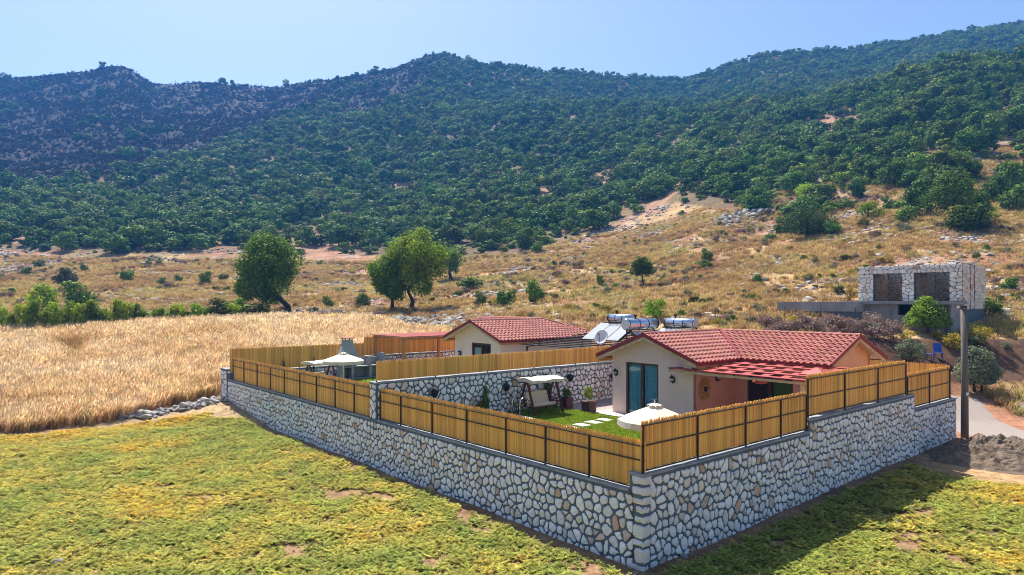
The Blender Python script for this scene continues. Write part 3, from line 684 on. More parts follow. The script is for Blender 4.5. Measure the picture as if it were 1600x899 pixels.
def l_house(label, name, a0, b0, zb, sgn, A_len, wall_b, B_a, B_end, ez, rz_, ov, mats, main):
    """L-shaped bungalow. local x = along the short wall, local y = sgn * along the long wall.
    wing A: ridge along x at y=0 from the gable x=0; wing B: ridge along y at x=B_a, towards y=-B_end"""
    t = cthing(name, label, 'house', a0, b0, zb)
    hw, he = wall_b, wall_b + ov            # half widths: wall, eave
    Y = lambda y: sgn * y
    G = -ov
    ez -= zb; rz_ -= zb
    xo = B_a + he                           # outer eave line
    def sl(d): return rz_ - (rz_ - ez) * d / he
    zw = sl(hw) - 0.05                      # wall top under the eave
    # walls --------------------------------------------------------
    th = 0.22
    def wallprism(poly, axis, lo, hi, nm, mt): 
        mb = MB(); mb.prism(poly, axis, min(lo, hi), max(lo, hi)); return mb.build(nm, mt, t)
    rp = sl(0) - 0.06
    gp = [(Y(-hw), 0), (Y(hw), 0), (Y(hw), zw), (0, rp), (Y(-hw), zw)]
    # gable A with a door or window hole: split into pieces
    ox0, ox1, oz0, oz1 = main['gable_hole']         # y range and z range of the opening
    mb = MB()
    def gz_(y): return rp - (rp - zw) * abs(y) / hw
    def quad(y0, y1, z0a, z1fun):
        mb.prism([(Y(y0), z0a), (Y(y1), z0a), (Y(y1), z1fun(y1)), (Y(y0), z1fun(y0))], 'x', 0, th)
    for (s0, s1) in ((-hw, ox0), (ox1, hw)):
        cuts = sorted({s0, s1} | ({0.0} if s0 < 0 < s1 else set()))
        for c0, c1 in zip(cuts[:-1], cuts[1:]): quad(c0, c1, 0, gz_)
    cuts = sorted({ox0, ox1} | ({0.0} if ox0 < 0 < ox1 else set()))
    for c0, c1 in zip(cuts[:-1], cuts[1:]): quad(c0, c1, oz1, gz_)
    if oz0 > 0: mb.box(0, th, min(Y(ox0), Y(ox1)), max(Y(ox0), Y(ox1)), 0, oz0)
    mb.build('gable_wall', mats[0], t)
    xB0, xB1 = B_a - hw, B_a + hw
    def side(x0, x1, y0, y1, nm, mt, z=None):
        ys = sorted((Y(y0), Y(y1))); return MB().box(x0, x1, ys[0], ys[1], 0, z or zw).build(nm, mt, t)
    side(th, xB1, hw - th, hw - 0.002, 'side_wall', mats[0])                       # outer long side
    side(0.003, xB0, -hw, -hw + th, 'side_wall', mats[2])                     # inner side (terrace)
    side(xB1 - th, xB1, -B_end, hw - th, 'back_wall', mats[1])
    # terrace wall with glazed opening
    d0, d1, dz = main['terrace_hole']
    for (s0, s1) in ((-B_end + th, d0), (d1, -hw)):
        if s1 - s0 > 0.02: side(xB0, xB0 + th, s0, s1, 'terrace_wall', mats[2])
    ys = sorted((Y(d0), Y(d1))); MB().box(xB0, xB0 + th, ys[0], ys[1], dz, zw).build('lintel', mats[2], t)
    # gable B
    pb = [(xB0, 0), (xB1, 0), (xB1, zw), (B_a, rp), (xB0, zw)]
    wallprism(pb, 'y', Y(-B_end), Y(-B_end + th), 'gable_wall', mats[1])
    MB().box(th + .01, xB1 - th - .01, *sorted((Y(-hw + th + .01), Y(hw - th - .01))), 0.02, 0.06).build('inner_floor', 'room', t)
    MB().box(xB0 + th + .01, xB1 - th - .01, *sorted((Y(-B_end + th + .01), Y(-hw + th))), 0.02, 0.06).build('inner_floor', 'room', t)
    # roof ----------------------------------------------------------
    gA = lambda y, d: (G, Y(y), sl(d)); Pk = (B_a, 0, rz_); yB = -B_end - ov
    inner = (B_a - he, Y(-he), ez); outer = (xo, Y(he), ez)
    slopes = {
        'a_in': [(G, Y(-he), ez), inner, Pk, (G, 0, rz_)],
        'a_out': [(G, Y(he), ez), outer, Pk, (G, 0, rz_)],
        'b_in': [inner, (B_a - he, Y(yB), ez), (B_a, Y(yB), rz_), Pk],
        'b_out': [outer, (xo, Y(yB), ez), (B_a, Y(yB), rz_), Pk]}
    mb = MB()
    for k, p in slopes.items():
        n = len(p); mb.add([Vector(q) for q in p] + [Vector(q) - Vector((0, 0, 0.05)) for q in p], [tuple(range(n)), tuple(range(2 * n - 1, n - 1, -1))] + [(i, (i + 1) % n, n + (i + 1) % n, n + i) for i in range(n)])
    roof = mb.build('roof', 'tile', t)
    ups = {'a_in': (0, Y(1), (rz_ - ez) / he), 'a_out': (0, Y(-1), (rz_ - ez) / he), 'b_in': (1, 0, (rz_ - ez) / he), 'b_out': (-1, 0, (rz_ - ez) / he)}
    for k, p in slopes.items(): tile_slope(roof, p[0], p[1], ups[k], p, single=(k in main['single']))
    for p, q in (((G, 0, rz_), Pk), ((B_a, Y(yB), rz_), Pk), (outer, Pk)): ridge_line(roof, p, q)
    # valley
    v0, v1 = Vector(inner), Vector(Pk); MB().beam(v0 + Vector((0, 0, .15)), v1 + Vector((0, 0, .13)), 0.15, 0.03).build('valley_flashing', 'redpaint', roof)
    # fascia, verge boards, soffit
    fa = MB()
    def fboard(p, q, dz=-0.03, h=0.16, wd=0.03): fa.beam(Vector(p) + Vector((0, 0, dz)), Vector(q) + Vector((0, 0, dz)), wd, h)
    fboard((G, Y(-he), ez), inner); fboard((G, Y(he), ez), outer); fboard(inner, (B_a - he, Y(yB), ez)); fboard(outer, (xo, Y(yB), ez))
    for p, q in (((G, Y(-he), ez), (G, 0, rz_)), ((G, Y(he), ez), (G, 0, rz_)), ((B_a - he, Y(yB), ez), (B_a, Y(yB), rz_)), ((xo, Y(yB), ez), (B_a, Y(yB), rz_))):
        fa.beam(Vector(p) + Vector((0, 0, 0.03)), Vector(q) + Vector((0, 0, 0.03)), 0.06, 0.15)
    fa.build('fascia', 'redpaint', t)
    so_ = MB(); dz = -0.13
    so_.beam((G + .05, Y(-he + .04), ez + dz), (G + .05, 0, rz_ + dz), 0.05, 0.16); so_.beam((G + .05, Y(he - .04), ez + dz), (G + .05, 0, rz_ + dz), 0.05, 0.16)
    yb2 = yB + .05; so_.beam((B_a - he + .04, Y(yb2), ez + dz), (B_a, Y(yb2), rz_ + dz), 0.05, 0.16); so_.beam((xo - .04, Y(yb2), ez + dz), (B_a, Y(yb2), rz_ + dz), 0.05, 0.16)
    for k, p in slopes.items():       # timber soffit boards just under the roof sheet
        n = len(p); so_.add([Vector(q) - Vector((0, 0, 0.075)) for q in p], [tuple(range(n))])
    so_.build('soffit', 'palewood', t)
    ft = MB()
    for p, q in (((G + .1, Y(-he + .05), ez - .17), (inner[0] + .05, Y(-he + .05), ez - .17)), ((G + .1, Y(he - .05), ez - .17), (xo - .1, Y(he - .05), ez - .17)), ((inner[0] + .05, Y(-he), ez - .17), (inner[0] + .05, Y(yB + .1), ez - .17))):
        ft.beam(p, q, 0.04, 0.14)
    ft.build('eave_board', 'timber', t)
    return t, dict(sl=sl, zw=zw, Y=Y, hw=hw, xB0=xB0)

def sliding_door(parent, x, y0, y1, z0, z1, curtain=True, fy=1):
    """double glazed door in a wall facing -x"""
    y0, y1 = min(y0, y1), max(y0, y1); f = 0.09
    mb = MB(); mb.box(x - 0.02, x + 0.10, y0, y0 + f, z0, z1); mb.box(x - 0.02, x + 0.10, y1 - f, y1, z0, z1); mb.box(x - 0.021, x + 0.10, y0 + f, y1 - f, z1 - f, z1)
    mb.box(x - 0.019, x + 0.10, y0 + f, y1 - f, z0, z0 + f); ym = (y0 + y1) / 2
    mb.box(x - 0.018, x + 0.10, ym - 0.07, ym + 0.07, z0 + f, z1 - f)
    d = mb.build('sliding_door' if z0 < 0.3 else 'window', 'brown', parent)
    for a, b in ((y0 + f, ym - 0.07), (ym + 0.07, y1 - f)):
        MB().box(x + 0.035, x + 0.045, a, b, z0 + f, z1 - f).build('pane', 'glass', d)
    if curtain:
        m = MB(); n = 46; vs = []
        for i in range(n + 1):
            yy = y0 + f + (y1 - y0 - 2 * f) * i / n; xx = x + 0.11 + 0.03 * math.sin(i * 1.45) + 0.012 * math.sin(i * 0.7)
            vs += [(xx, yy, z0 + 0.05), (xx, yy, z1 - 0.05)]
        m.add(vs, [(2 * i, 2 * i + 2, 2 * i + 3, 2 * i + 1) for i in range(n)]); m.build('curtain', 'curtain', d, smooth=True)
    MB().box(x - 0.05, x - 0.02, ym - 0.05, ym - 0.02, z0 + 0.95, z0 + 1.15).build('handle', 'chrome', d)
    return d

# near house: gable wall at a=11.1, ridge at b=8.45
h1, q1 = l_house('near L-shaped bungalow with red tiled roof and beige gable beside the lawn', 'tiled_bungalow', 11.1, 8.45, YARD, 1,
                 8, 2.32, 5.7, 6.45, 4.36, 5.47, 0.55, ('wall_grey', 'wall_peach', 'wall_pink'),
                 dict(gable_hole=(-0.44, 1.47, 0.04, 2.52), terrace_hole=(-5.10, -2.92, 2.15), single=('a_in', 'b_in')))
sliding_door(h1, 0.05, -0.44, 1.47, 0.04, 2.52)
d = sliding_door(h1, q1['xB0'] + 0.04, -5.10, -2.92, 0.04, 2.15, curtain=False)
lantern(h1, 0, 2.02, 1.94, -1, 0); lantern(h1, 0, -1.30, 1.90, -1, 0); lantern(h1, 1.75, -2.32, 1.95, 0, -1); lantern(h1, 3.2, -2.32, 1.95, 0, -1); lantern(h1, q1['xB0'], -5.6, 1.75, -1, 0)
# far house
h2, q2 = l_house('far L-shaped bungalow with red tiled roof behind the dividing fence', 'tiled_bungalow', 12.0, 22.9, 1.75, -1,
                 8, 2.38, 5.75, 6.6, 4.62, 5.74, 0.55, ('wall_cream', 'wall_peach', 'wall_cream'),
                 dict(gable_hole=(-0.54, 1.43, 1.2, 2.62), terrace_hole=(-5.10, -2.92, 2.15), single=('a_out',)))
sliding_door(h2, 0.05, -1.43, 0.54, 1.2, 2.62, curtain=False)
MB().box(0.16, 0.19, -0.35, 0.44, 1.5, 2.3).build('white_blind', 'white', h2)
lantern(h2, 0, 1.7, 1.85, -1, 0)

# ------------------------------------------------------------------ terrace pergola of the near house
def lattice_pergola():
    t = cthing('lattice_pergola', 'red lattice pergola roof over the pink terrace of the near bungalow', 'pergola', 10.55, 0.85, YARD)
    L, D, zf, zb = 6.15, 3.75, 2.42, 2.66
    MB().beam((0, 0, zf - 0.06), (0, L, zf - 0.06), 0.07, 0.10).build('front_beam', 'palewood', t)
    MB().beam((0, 0.05, zf - 0.06), (D, 0.05, zb - 0.06), 0.06, 0.10).build('side_beam', 'palewood', t)
    for y in (0.12,): MB().box(-0.06, 0.06, y - 0.06, y + 0.06, 0, zf - 0.11).build('post', 'palewood', t)
    nb = 8
    for i in range(nb):
        y = 0.2 + (L - 0.4) * i / (nb - 1)
        MB().beam((-0.10, y, zf + 0.03), (D, y, zb + 0.03), 0.34, 0.025).build('lattice_board', 'lattice', t)
    for j in range(5):
        x = 0.08 + (D - 0.3) * j / 4; z = zf + (zb - zf) * x / D + 0.062
        MB().beam((x, -0.05, z), (x, L + 0.05, z), 0.36, 0.022, up=(0, 0, 1)).build('lattice_board', 'lattice', t)
    return t
lattice_pergola()
def wood_pergola():
    t = cthing('wooden_pergola', 'timber pergola with red slatted top beside the far bungalow', 'pergola', 10.1, 28.7, YARD)
    X, Yd, z = 6.0, 4.2, 2.72
    for x in (0.1, 5.6):
        for y in (0.1, 4.0): MB().box(x - 0.085, x + 0.085, y - 0.085, y + 0.085, 0, z).build('post', 'timber', t)
    for y in (0.1, 4.0): MB().beam((-0.1, y, z + 0.08), (X, y, z + 0.08), 0.08, 0.16).build('beam', 'timber', t)
    for i in range(9): MB().beam((0.05 + i * 0.7, -0.15, z + 0.20), (0.05 + i * 0.7, Yd, z + 0.20), 0.06, 0.09).build('rafter', 'palewood', t)
    for j in range(7):
        y = 0.0 + j * 0.66
        MB().beam((-0.2, y, z + 0.265), (X + 0.1, y, z + 0.265), 0.40, 0.022).build('slat', 'lattice', t)
wood_pergola()
def steel_pergola():
    t = cthing('steel_pergola', 'dark steel slatted pergola between the two bungalows', 'pergola', 13.3, 14.75, YARD)
    X, Yd, z = 6.6, 5.0, 2.68
    for x in (0.1, 6.5):
        for y in (0.1, 4.9): MB().box(x - 0.04, x + 0.04, y - 0.04, y + 0.04, 0, z - .08 + x * .085).build('post', 'steel', t)
    for y in (0.1, 4.9): MB().beam((0, y, z - .05), (X, y, z - .01 + X * .085), 0.05, 0.06).build('beam', 'steel', t)
    for i in range(11):
        x = 0.12 + i * 0.63; MB().beam((x, -0.45, z + 0.08 + x * .085), (x, Yd + 0.5, z + 0.08 + x * .085), 0.15, 0.055).build('slat', 'steel', t)
steel_pergola()

# ------------------------------------------------------------------ solar water heaters and dish
def heater(label, a, b, z, rz, wide, panels, tank_l, tank_r=0.27, pan=True):
    """local +x rises to the tank; tank axis along local y"""
    t = cthing('solar_water_heater', label, 'solar heater', a, b, z, rz, 'solar water heaters between the roofs')
    lo, hi, run = 0.75, 1.70, 1.75
    st = MB()
    for y in (-wide / 2 + .05, wide / 2 - .05):
        st.beam((0, y, 0), (0, y, lo), 0.05, 0.05); st.beam((run + .25, y, 0), (run + .25, y, hi + .12), 0.05, 0.05)
        st.beam((0, y, lo - .05), (run + .25, y, hi + .05), 0.05, 0.05); st.beam((0, y, .05), (run + .25, y, .05), 0.04, 0.04)
    st.beam((run + .25, -wide / 2, hi + .1), (run + .25, wide / 2, hi + .1), 0.05, 0.05); st.build('stand', 'steel', t)
    if pan:
        pw = wide / panels
        for i in range(panels):
            y0 = -wide / 2 + i * pw + 0.03; y1 = y0 + pw - 0.06
            p = MB(); p.beam((0, (y0 + y1) / 2, lo + .03), (run, (y0 + y1) / 2, hi + .03), y1 - y0, 0.08); f = p.build('collector_panel', 'steel', t)
            s_ = (hi - lo) / run; k = 1 / math.hypot(1, s_); n = Vector((-s_ * k, 0, k)) * 0.045
            c = MB(); c.add([Vector((0.05, y0 + .04, lo + .03 + .05 * s_)) + n, Vector((0.05, y1 - .04, lo + .03 + .05 * s_)) + n, Vector((run - .05, y1 - .04, hi + .03 - .05 * s_)) + n, Vector((run - .05, y0 + .04, hi + .03 - .05 * s_)) + n], [(0, 1, 2, 3)])
            c.build('collector_glass', 'panel', f)
    x, zz = run + .25, hi + .12 + tank_r
    l = tank_l / 2
    tk = MB().tube([(x, -l - .03, zz), (x, -l, zz), (x, l, zz), (x, l + .03, zz)], [tank_r * .86, tank_r, tank_r, tank_r * .86], 24).build('tank', 'tank', t)
    for p in tk.data.polygons: p.use_smooth = len(p.vertices) == 4
    for y in (-l * .96, -l * .3, l * .3, l * .96): MB().tube([(x, y - .02, zz), (x, y + .02, zz)], tank_r + .012, 24).build('tank_band', 'steel', t)
    MB().tube([(x, l * .35, zz + tank_r - .02), (x, l * .35, zz + tank_r + .10), (x, l * .35, zz + tank_r + .101), (x, l * .35, zz + tank_r + .22)], [.05, .05, .09, .09], 10).build('vent_cap', 'black', t)
    return t
heater('solar heater with tilted white collectors and tank behind the satellite dish', 16.9, 16.9, 3.85, 0, 3.0, 3, 1.9)
heater('solar heater with the big polished blue tank nearest the gable peak', 15.9, 10.9, 3.62, HPI, 2.5, 2, 2.6, 0.31)
heater('rightmost solar heater with tank behind the near roof ridge', 17.2, 12.6, 3.66, 0, 2.3, 3, 2.1, 0.27)
def dish():
    t = cthing('satellite_dish', 'round satellite dish in front of the solar collectors', 'satellite dish', 14.9, 14.9, 4.35)
    MB().tube([(0, 0, 0), (0, 0, 0.35), (0.06, 0.02, 0.5)], 0.025, 8).build('mast', 'chrome', t)
    n = Vector((-0.80, -0.25, 0.42)).normalized(); x = n.cross(Vector((0, 0, 1))).normalized(); y = x.cross(n); c = Vector((0.0, 0, 0.58))
    m = MB(); rings = 6; k = 28; vs = [c]
    for r in range(1, rings + 1):
        q = r / rings
        for i in range(k):
            t_ = 2 * math.pi * i / k; vs.append(c + (x * math.cos(t_) * 0.40 + y * math.sin(t_) * 0.46) * q + n * 0.10 * q * q)
    fs = [(0, 1 + i, 1 + (i + 1) % k) for i in range(k)]
    for r in range(rings - 1):
        for i in range(k): fs.append((1 + r * k + i, 1 + (r + 1) * k + i, 1 + (r + 1) * k + (i + 1) % k, 1 + r * k + (i + 1) % k))
    m.add(vs, fs); d = m.build('reflector', 'white', t, smooth=True)
    sd = d.modifiers.new('thick', 'SOLIDIFY'); sd.thickness = 0.012
    MB().tube([c - y * 0.42 + n * .1, c + n * 0.42], 0.012, 6).build('feed_arm', 'steel', t)
    MB().tube([c + n * 0.40, c + n * 0.52], [0.035, 0.03], 8).build('feed_horn', 'black', t)
    MB().beam((0.3, -0.3, 0.02), (-0.3, 0.3, 0.02), 0.05, 0.04).build('foot', 'steel', t)
dish()

# ------------------------------------------------------------------ yard surfaces
def slab(name, a0, a1, b0, b1, z0, z1, mt, kind='structure', bevel=0):
    o = MB().box(0, a1 - a0, 0, b1 - b0, z0 - z1, 0).build(name, mt); o.location = (*W(a0, b0), z1); o.rotation_euler = (0, 0, TH)
    return tag(o, kind=kind)
slab('yard_gravel', 0.42, 23.8, 0.42, 14.04, 1.0, YARD - 0.02, 'gravel')
slab('second_yard_gravel', 0.42, 23.8, 14.56, 32.98, 1.0, YARD - 0.02, 'gravel')
lw = slab('lawn', 0.5, 10.0, 0.5, 14.0, 1.2, YARD, 'lawn')
slab('second_lawn', 0.5, 9.3, 15.2, 31.5, 1.2, YARD, 'lawn')
slab('terrace_paving', 10.08, 14.5, 0.5, 11.4, 1.2, YARD + 0.012, 'paver')
t = cthing('garden_kerb', 'dark timber kerb along the lawn edge by the gravel', 'kerb', 10.0, 0.5, YARD)
MB().box(0, 0.08, 0, 13.5, -0.1, 0.06).build('kerb_board', 'black', t)
for i, (a, b) in enumerate([(6.55, 9.2), (7.4, 9.3), (8.25, 9.4), (9.1, 9.5)]):
    o = MB().box(-0.29, 0.29, -0.36, 0.36, -0.05, 0.03).build('stepping_stone', 'paver', bevel=0.012)
    o.location = (*W(a, b), YARD); o.rotation_euler = (0, 0, TH + random.uniform(-.04, .04))
    tag(o, ['stepping stone in the lawn farthest from the terrace', 'second stepping stone in the lawn from the fence', 'third stepping stone in the lawn from the fence', 'stepping stone in the lawn nearest the terrace paving'][i], 'stepping stone', 'stepping stones across the lawn')
# pool behind the fence
def pool():
    t = cthing('swimming_pool', 'small garden pool behind the long fence, beside the swing', 'pool', 2.6, 12.0, YARD)
    m = MB(); x, y = 3.9, 1.6
    m.box(-.35, x + .35, -.35, 0, 0.004, .05); m.box(-.35, x + .35, y, y + .35, 0.004, .05); m.box(-.35, 0, 0, y, 0.004, .05); m.box(x, x + .35, 0, y, 0.004, .05)
    m.build('coping', 'paver', t); MB().box(0, x, 0, y, -0.2, 0.012).build('water', 'water', t)
pool()
def ladder():
    t = cthing('pool_ladder', 'shiny steel pool ladder hoops in front of the garden swing', 'ladder', 6.7, 12.6, YARD)
    for y in (0, 0.55):
        pts = [(-0.02 + 0.26 - 0.26 * math.cos(s * math.pi / 8), y, 0.62 + 0.26 * math.sin(s * math.pi / 8)) for s in range(9)]
        MB().tube([(-0.02, y, -0.1)] + pts + [(0.50, y, 0.0)], 0.03, 8).build('handrail', 'chrome', t, smooth=True)
    MB().box(-0.06, 0.02, 0.02, 0.53, 0.02, 0.05).build('tread', 'chrome', t)
ladder()

# ------------------------------------------------------------------ garden furniture
def swing(label, a, b, rz, z=YARD):
    """canopy swing, seat facing local -y"""
    t = cthing('garden_swing', label, 'swing', a, b, z, rz, 'canopy garden swings')
    for x in (-0.92, 0.92):
        MB().beam((x, -0.62, 0), (x, -0.05, 1.62), 0.07, 0.09, up=(0, 1, 0)).build('leg', 'darkwood', t)
        MB().beam((x, 0.62, 0), (x, 0.05, 1.62), 0.07, 0.09, up=(0, 1, 0)).build('leg', 'darkwood', t)
        MB().beam((x, -0.42, 0.55), (x, 0.42, 0.55), 0.05, 0.07).build('brace', 'darkwood', t)
    MB().beam((-1.0, 0, 1.64), (1.0, 0, 1.64), 0.08, 0.09).build('top_beam', 'darkwood', t)
    m = MB(); vs = []                                     # tilted fabric canopy with a hanging edge
    n = 8
    for i in range(n + 1):
        x = -1.02 + 2.04 * i / n; sag = 0.02 * math.sin(math.pi * i / n * 4)
        vs += [(x, -0.62, 1.56), (x, -0.62, 1.68 + sag), (x, 0, 1.79 + sag), (x, 0.58, 1.72 + sag), (x, 0.58, 1.62)]
    fs = [(i * 5 + k, i * 5 + 5 + k, i * 5 + 6 + k, i * 5 + 1 + k) for i in range(n) for k in range(4)] + [(0, 1, 2, 3, 4), tuple(n * 5 + k for k in (4, 3, 2, 1, 0))]
    m.add(vs, fs); m.build('canopy', 'canvas', t)
    MB().box(-0.72, 0.72, -0.32, 0.22, 0.40, 0.50).build('seat_cushion', 'canvas', t, bevel=0.035)
    b_ = MB(); b_.prism([(0.16, 0.46), (0.28, 0.46), (0.46, 1.02), (0.34, 1.04)], 'x', -0.72, 0.72); b_.build('back_cushion', 'canvas', t, bevel=0.03)
    fr = MB()
    for x in (-0.78, 0.78):
        fr.beam((x, -0.34, 0.38), (x, 0.34, 0.38), 0.05, 0.06); fr.beam((x, 0.26, 0.38), (x, 0.44, 1.02), 0.05, 0.05); fr.beam((x, -0.3, 0.68), (x, 0.36, 0.68), 0.05, 0.04); fr.beam((x, -0.3, 0.4), (x, -0.3, 0.68), 0.04, 0.04)
    fr.beam((-0.78, -0.34, 0.37), (0.78, -0.34, 0.37), 0.05, 0.06); fr.beam((-0.78, 0.44, 1.0), (0.78, 0.44, 1.0), 0.05, 0.05); fr.build('seat_frame', 'darkwood', t)
    for x in (-0.80, 0.80):
        for y in (-0.28, 0.36): MB().tube([(x, y, 0.6), (x, 0.0, 1.62)], 0.008, 5).build('hanging_chain', 'steel', t)
    return t
swing('cream canopy garden swing on the near lawn in front of the stone wall', 8.15, 12.75, 0)
swing('cream canopy garden swing on the far yard lawn left of the far parasol', 3.75, 27.9, 0.35)

def parasol(label, a, b, zb, top, rim, R, tilt=0):
    t = cthing('parasol', label, 'parasol', a, b, zb, tilt, 'cream garden parasols')
    n = 8; H = top; m = MB(); vs = [(0, 0, H)]; K = 5
    for j in range(1, K + 1):
        q = j / K
        for i in range(n * 3):
            th = 2 * math.pi * i / (n * 3); dip = 0 if i % 3 == 0 else 0.05 * q
            rr = R * q * (1 - (0 if i % 3 == 0 else 0.045)); vs.append((math.cos(th) * rr, math.sin(th) * rr, H - (H - rim) * (0.9 * q + 0.1 * q * q) - dip * 0.35))
    k = n * 3; fs = [(0, 1 + i, 1 + (i + 1) % k) for i in range(k)]
    for j in range(K - 1):
        for i in range(k): fs.append((1 + j * k + i, 1 + (j + 1) * k + i, 1 + (j + 1) * k + (i + 1) % k, 1 + j * k + (i + 1) % k))
    m.add(vs, fs); can = m.build('canopy', 'canvas', t)
    v = MB(); vs = []
    for i in range(k):
        th = 2 * math.pi * i / k; rr = R * (1 - (0 if i % 3 == 0 else 0.045)); z0 = rim - (0 if i % 3 == 0 else 0.025)
        vs += [(math.cos(th) * rr, math.sin(th) * rr, z0), (math.cos(th) * (rr + .015), math.sin(th) * (rr + .015), z0 - 0.17 - (0.02 if i % 3 else 0))]
    v.add(vs, [(2 * i, 2 * i + 1, (2 * i + 3) % (2 * k), (2 * i + 2) % (2 * k)) for i in range(k)]); v.build('valance', 'canvas', t)
    c = MB(); vs = [(0, 0, H + 0.06)]
    for i in range(k):
        th = 2 * math.pi * i / k; rr = 0.22 if i % 3 else 0.26; vs.append((math.cos(th) * rr, math.sin(th) * rr, H - 0.035 - (0.0 if i % 3 == 0 else -0.03)))
    c.add(vs, [(0, 1 + i, 1 + (i + 1) % k) for i in range(k)]); c.build('vent_cap', 'canvas', t)
    MB().tube([(0, 0, H + 0.05), (0, 0, H + .10), (0, 0, H + 0.15)], [0.015, 0.026, 0.008], 8).build('finial', 'canvas', t)
    MB().tube([(0, 0, 0), (0, 0, H + .05)], 0.032, 10).build('pole', 'white', t)
    for i in range(n):
        th = 2 * math.pi * i / n; MB().beam((0, 0, H - 0.06), (math.cos(th) * R * .97, math.sin(th) * R * .97, rim - 0.015), 0.02, 0.02).build('rib', 'white', t)
    MB().tube([(0, 0, 0), (0, 0, 0.06), (0, 0, .07), (0, 0, .3)], [0.28, 0.28, .05, .05], 16).build('base', 'concrete', t)
    return t
parasol('cream parasol behind the near corner fence in front of the gable', 3.45, 2.3, YARD, 2.13, 1.66, 1.18)
parasol('cream parasol in the far yard beside the barbecue', 4.6, 26.5, YARD, 2.28, 1.84, 1.28)

def barbecue():
    t = cthing('barbecue', 'grey built barbecue with tapering chimney against the far plank fence', 'barbecue', 7.0, 31.2, YARD)
    m = MB(); m.box(-0.15, 0.0, 0, 0.9, 0, 1.5); m.box(0.55, 0.7, 0, 0.9, 0, 1.5); m.box(1.9, 2.05, 0, 0.9, 0, 1.55); m.box(3.0, 3.15, 0, 0.9, 0, 1.75)
    m.build('side_wall', 'slate', t)
    MB().box(-0.15, 3.15, 0.78, 0.90, 0.01, 1.45).build('back_wall', 'slate', t)
    MB().box(-0.2, 3.2, -0.04, 0.776, 0.86, 0.93).build('worktop', 'coping', t)
    MB().box(-0.2, 3.2, -0.02, 0.77, 0.005, 0.12).build('plinth', 'coping', t)
    def frust(x0, x1, y0, y1, z0, X0, X1, Y0, Y1, z1):
        return MB().add([(x0, y0, z0), (x1, y0, z0), (x1, y1, z0), (x0, y1, z0), (X0, Y0, z1), (X1, Y0, z1), (X1, Y1, z1), (X0, Y1, z1)], [(0, 3, 2, 1), (4, 5, 6, 7), (0, 1, 5, 4), (1, 2, 6, 5), (2, 3, 7, 6), (3, 0, 4, 7)])
    frust(-0.2, 1.15, 0.0, 0.9, 1.5, 0.12, 0.82, 0.25, 0.8, 2.35).build('hood', 'slate', t)
    frust(0.12, 0.82, 0.25, 0.8, 2.35, 0.17, 0.77, 0.28, 0.78, 2.72).build('chimney', 'slate', t)
    c = MB()
    for x in (0.2, 0.7): 
        for y in (.31, .71): c.box(x - .0, x + .05, y, y + .05, 2.72, 2.84)
    c.box(0.08, 0.86, 0.2, 0.86, 2.84, 2.90); c.build('chimney_cap', 'tile', t)
barbecue()
def chimney():
    t = cthing('barbecue_chimney', 'slim rendered chimney with a red pyramid cap beside the lattice pergola', 'chimney', 11.35, 0.78, YARD)
    MB().box(-0.28, 0.28, -0.28, 0.28, 0, 2.55).build('shaft', 'wall_cream', t)
    m = MB()
    for x in (-.24, .16):
        for y in (-.24, .16): m.box(x, x + .08, y, y + .08, 2.55, 2.68)
    m.build('cap_post', 'wall_cream', t)
    m = MB(); r = 0.50; m.add([(-r, -r, 2.68), (r, -r, 2.68), (r, r, 2.68), (-r, r, 2.68), (0, 0, 2.92), (-r, -r, 2.64), (r, -r, 2.64), (r, r, 2.64), (-r, r, 2.64)], [(0, 1, 4), (1, 2, 4), (2, 3, 4), (3, 0, 4), (5, 6, 1, 0), (6, 7, 2, 1), (7, 8, 3, 2), (8, 5, 0, 3), (8, 7, 6, 5)])
    m.build('pyramid_cap', 'lattice', t)
chimney()
def chair():
    t = cthing('garden_chair', 'black garden chair in the far yard under the parasol', 'chair', 3.1, 23.6, YARD, 0.4)
    for x in (-.25, .25):
        MB().beam((x, -.25, 0), (x, -.25, .62), .04, .04).build('leg', 'black', t); MB().beam((x, .25, 0), (x, .32, .95), .04, .04).build('leg', 'black', t)
        MB().beam((x, -.27, .63), (x, .28, .63), .05, .035).build('armrest', 'black', t)
    MB().box(-.26, .26, -.26, .26, .40, .45).build('seat', 'black', t, bevel=.015)
    MB().prism([(.24, .45), (.28, .45), (.35, .98), (.31, .98)], 'x', -.25, .25).build('backrest', 'black', t)
chair()
def ornament():
    t = cthing('sun_ornament', 'large woven sun-shaped ornament hanging on the pink terrace wall', 'wall ornament', 11.9, 6.12, 3.13)
    m = MB(); n = 26
    for i in range(n):
        th = 2 * math.pi * i / n; L = 0.60 if i % 2 else 0.50; wd = 0.036
        c, s_ = math.cos(th), math.sin(th); px, pz = -s_, c
        pts = [(c * .16, s_ * .16), (c * .34 + px * wd, s_ * .34 + pz * wd), (c * L, s_ * L), (c * .34 - px * wd, s_ * .34 - pz * wd)]
        m.prism(pts, 'y', -0.05, -0.03)
    m.build('sun_rays', 'straw', t)
    MB().tube([(0, -0.025, 0), (0, -0.075, 0)], [0.20, 0.18], 20).build('rim', 'straw', t)
    MB().tube([(0, -0.076, 0), (0, -0.09, 0)], 0.13, 20).build('centre', 'black', t)
ornament()
def hanging_fan():
    t = cthing('hanging_lamp', 'coral red hanging lamp under the lattice pergola', 'lamp', 12.9, 4.0, 3.55)
    MB().tube([(0, 0, 0.45), (0, 0, 0.1)], 0.008, 6).build('cord', 'black', t)
    MB().tube([(0, 0, .12), (0, 0, .09), (0, 0, .02), (0, 0, -.05), (0, 0, -.09)], [.05, .22, .34, .24, .06], 18).build('shade', 'coral', t, smooth=True)
hanging_fan()

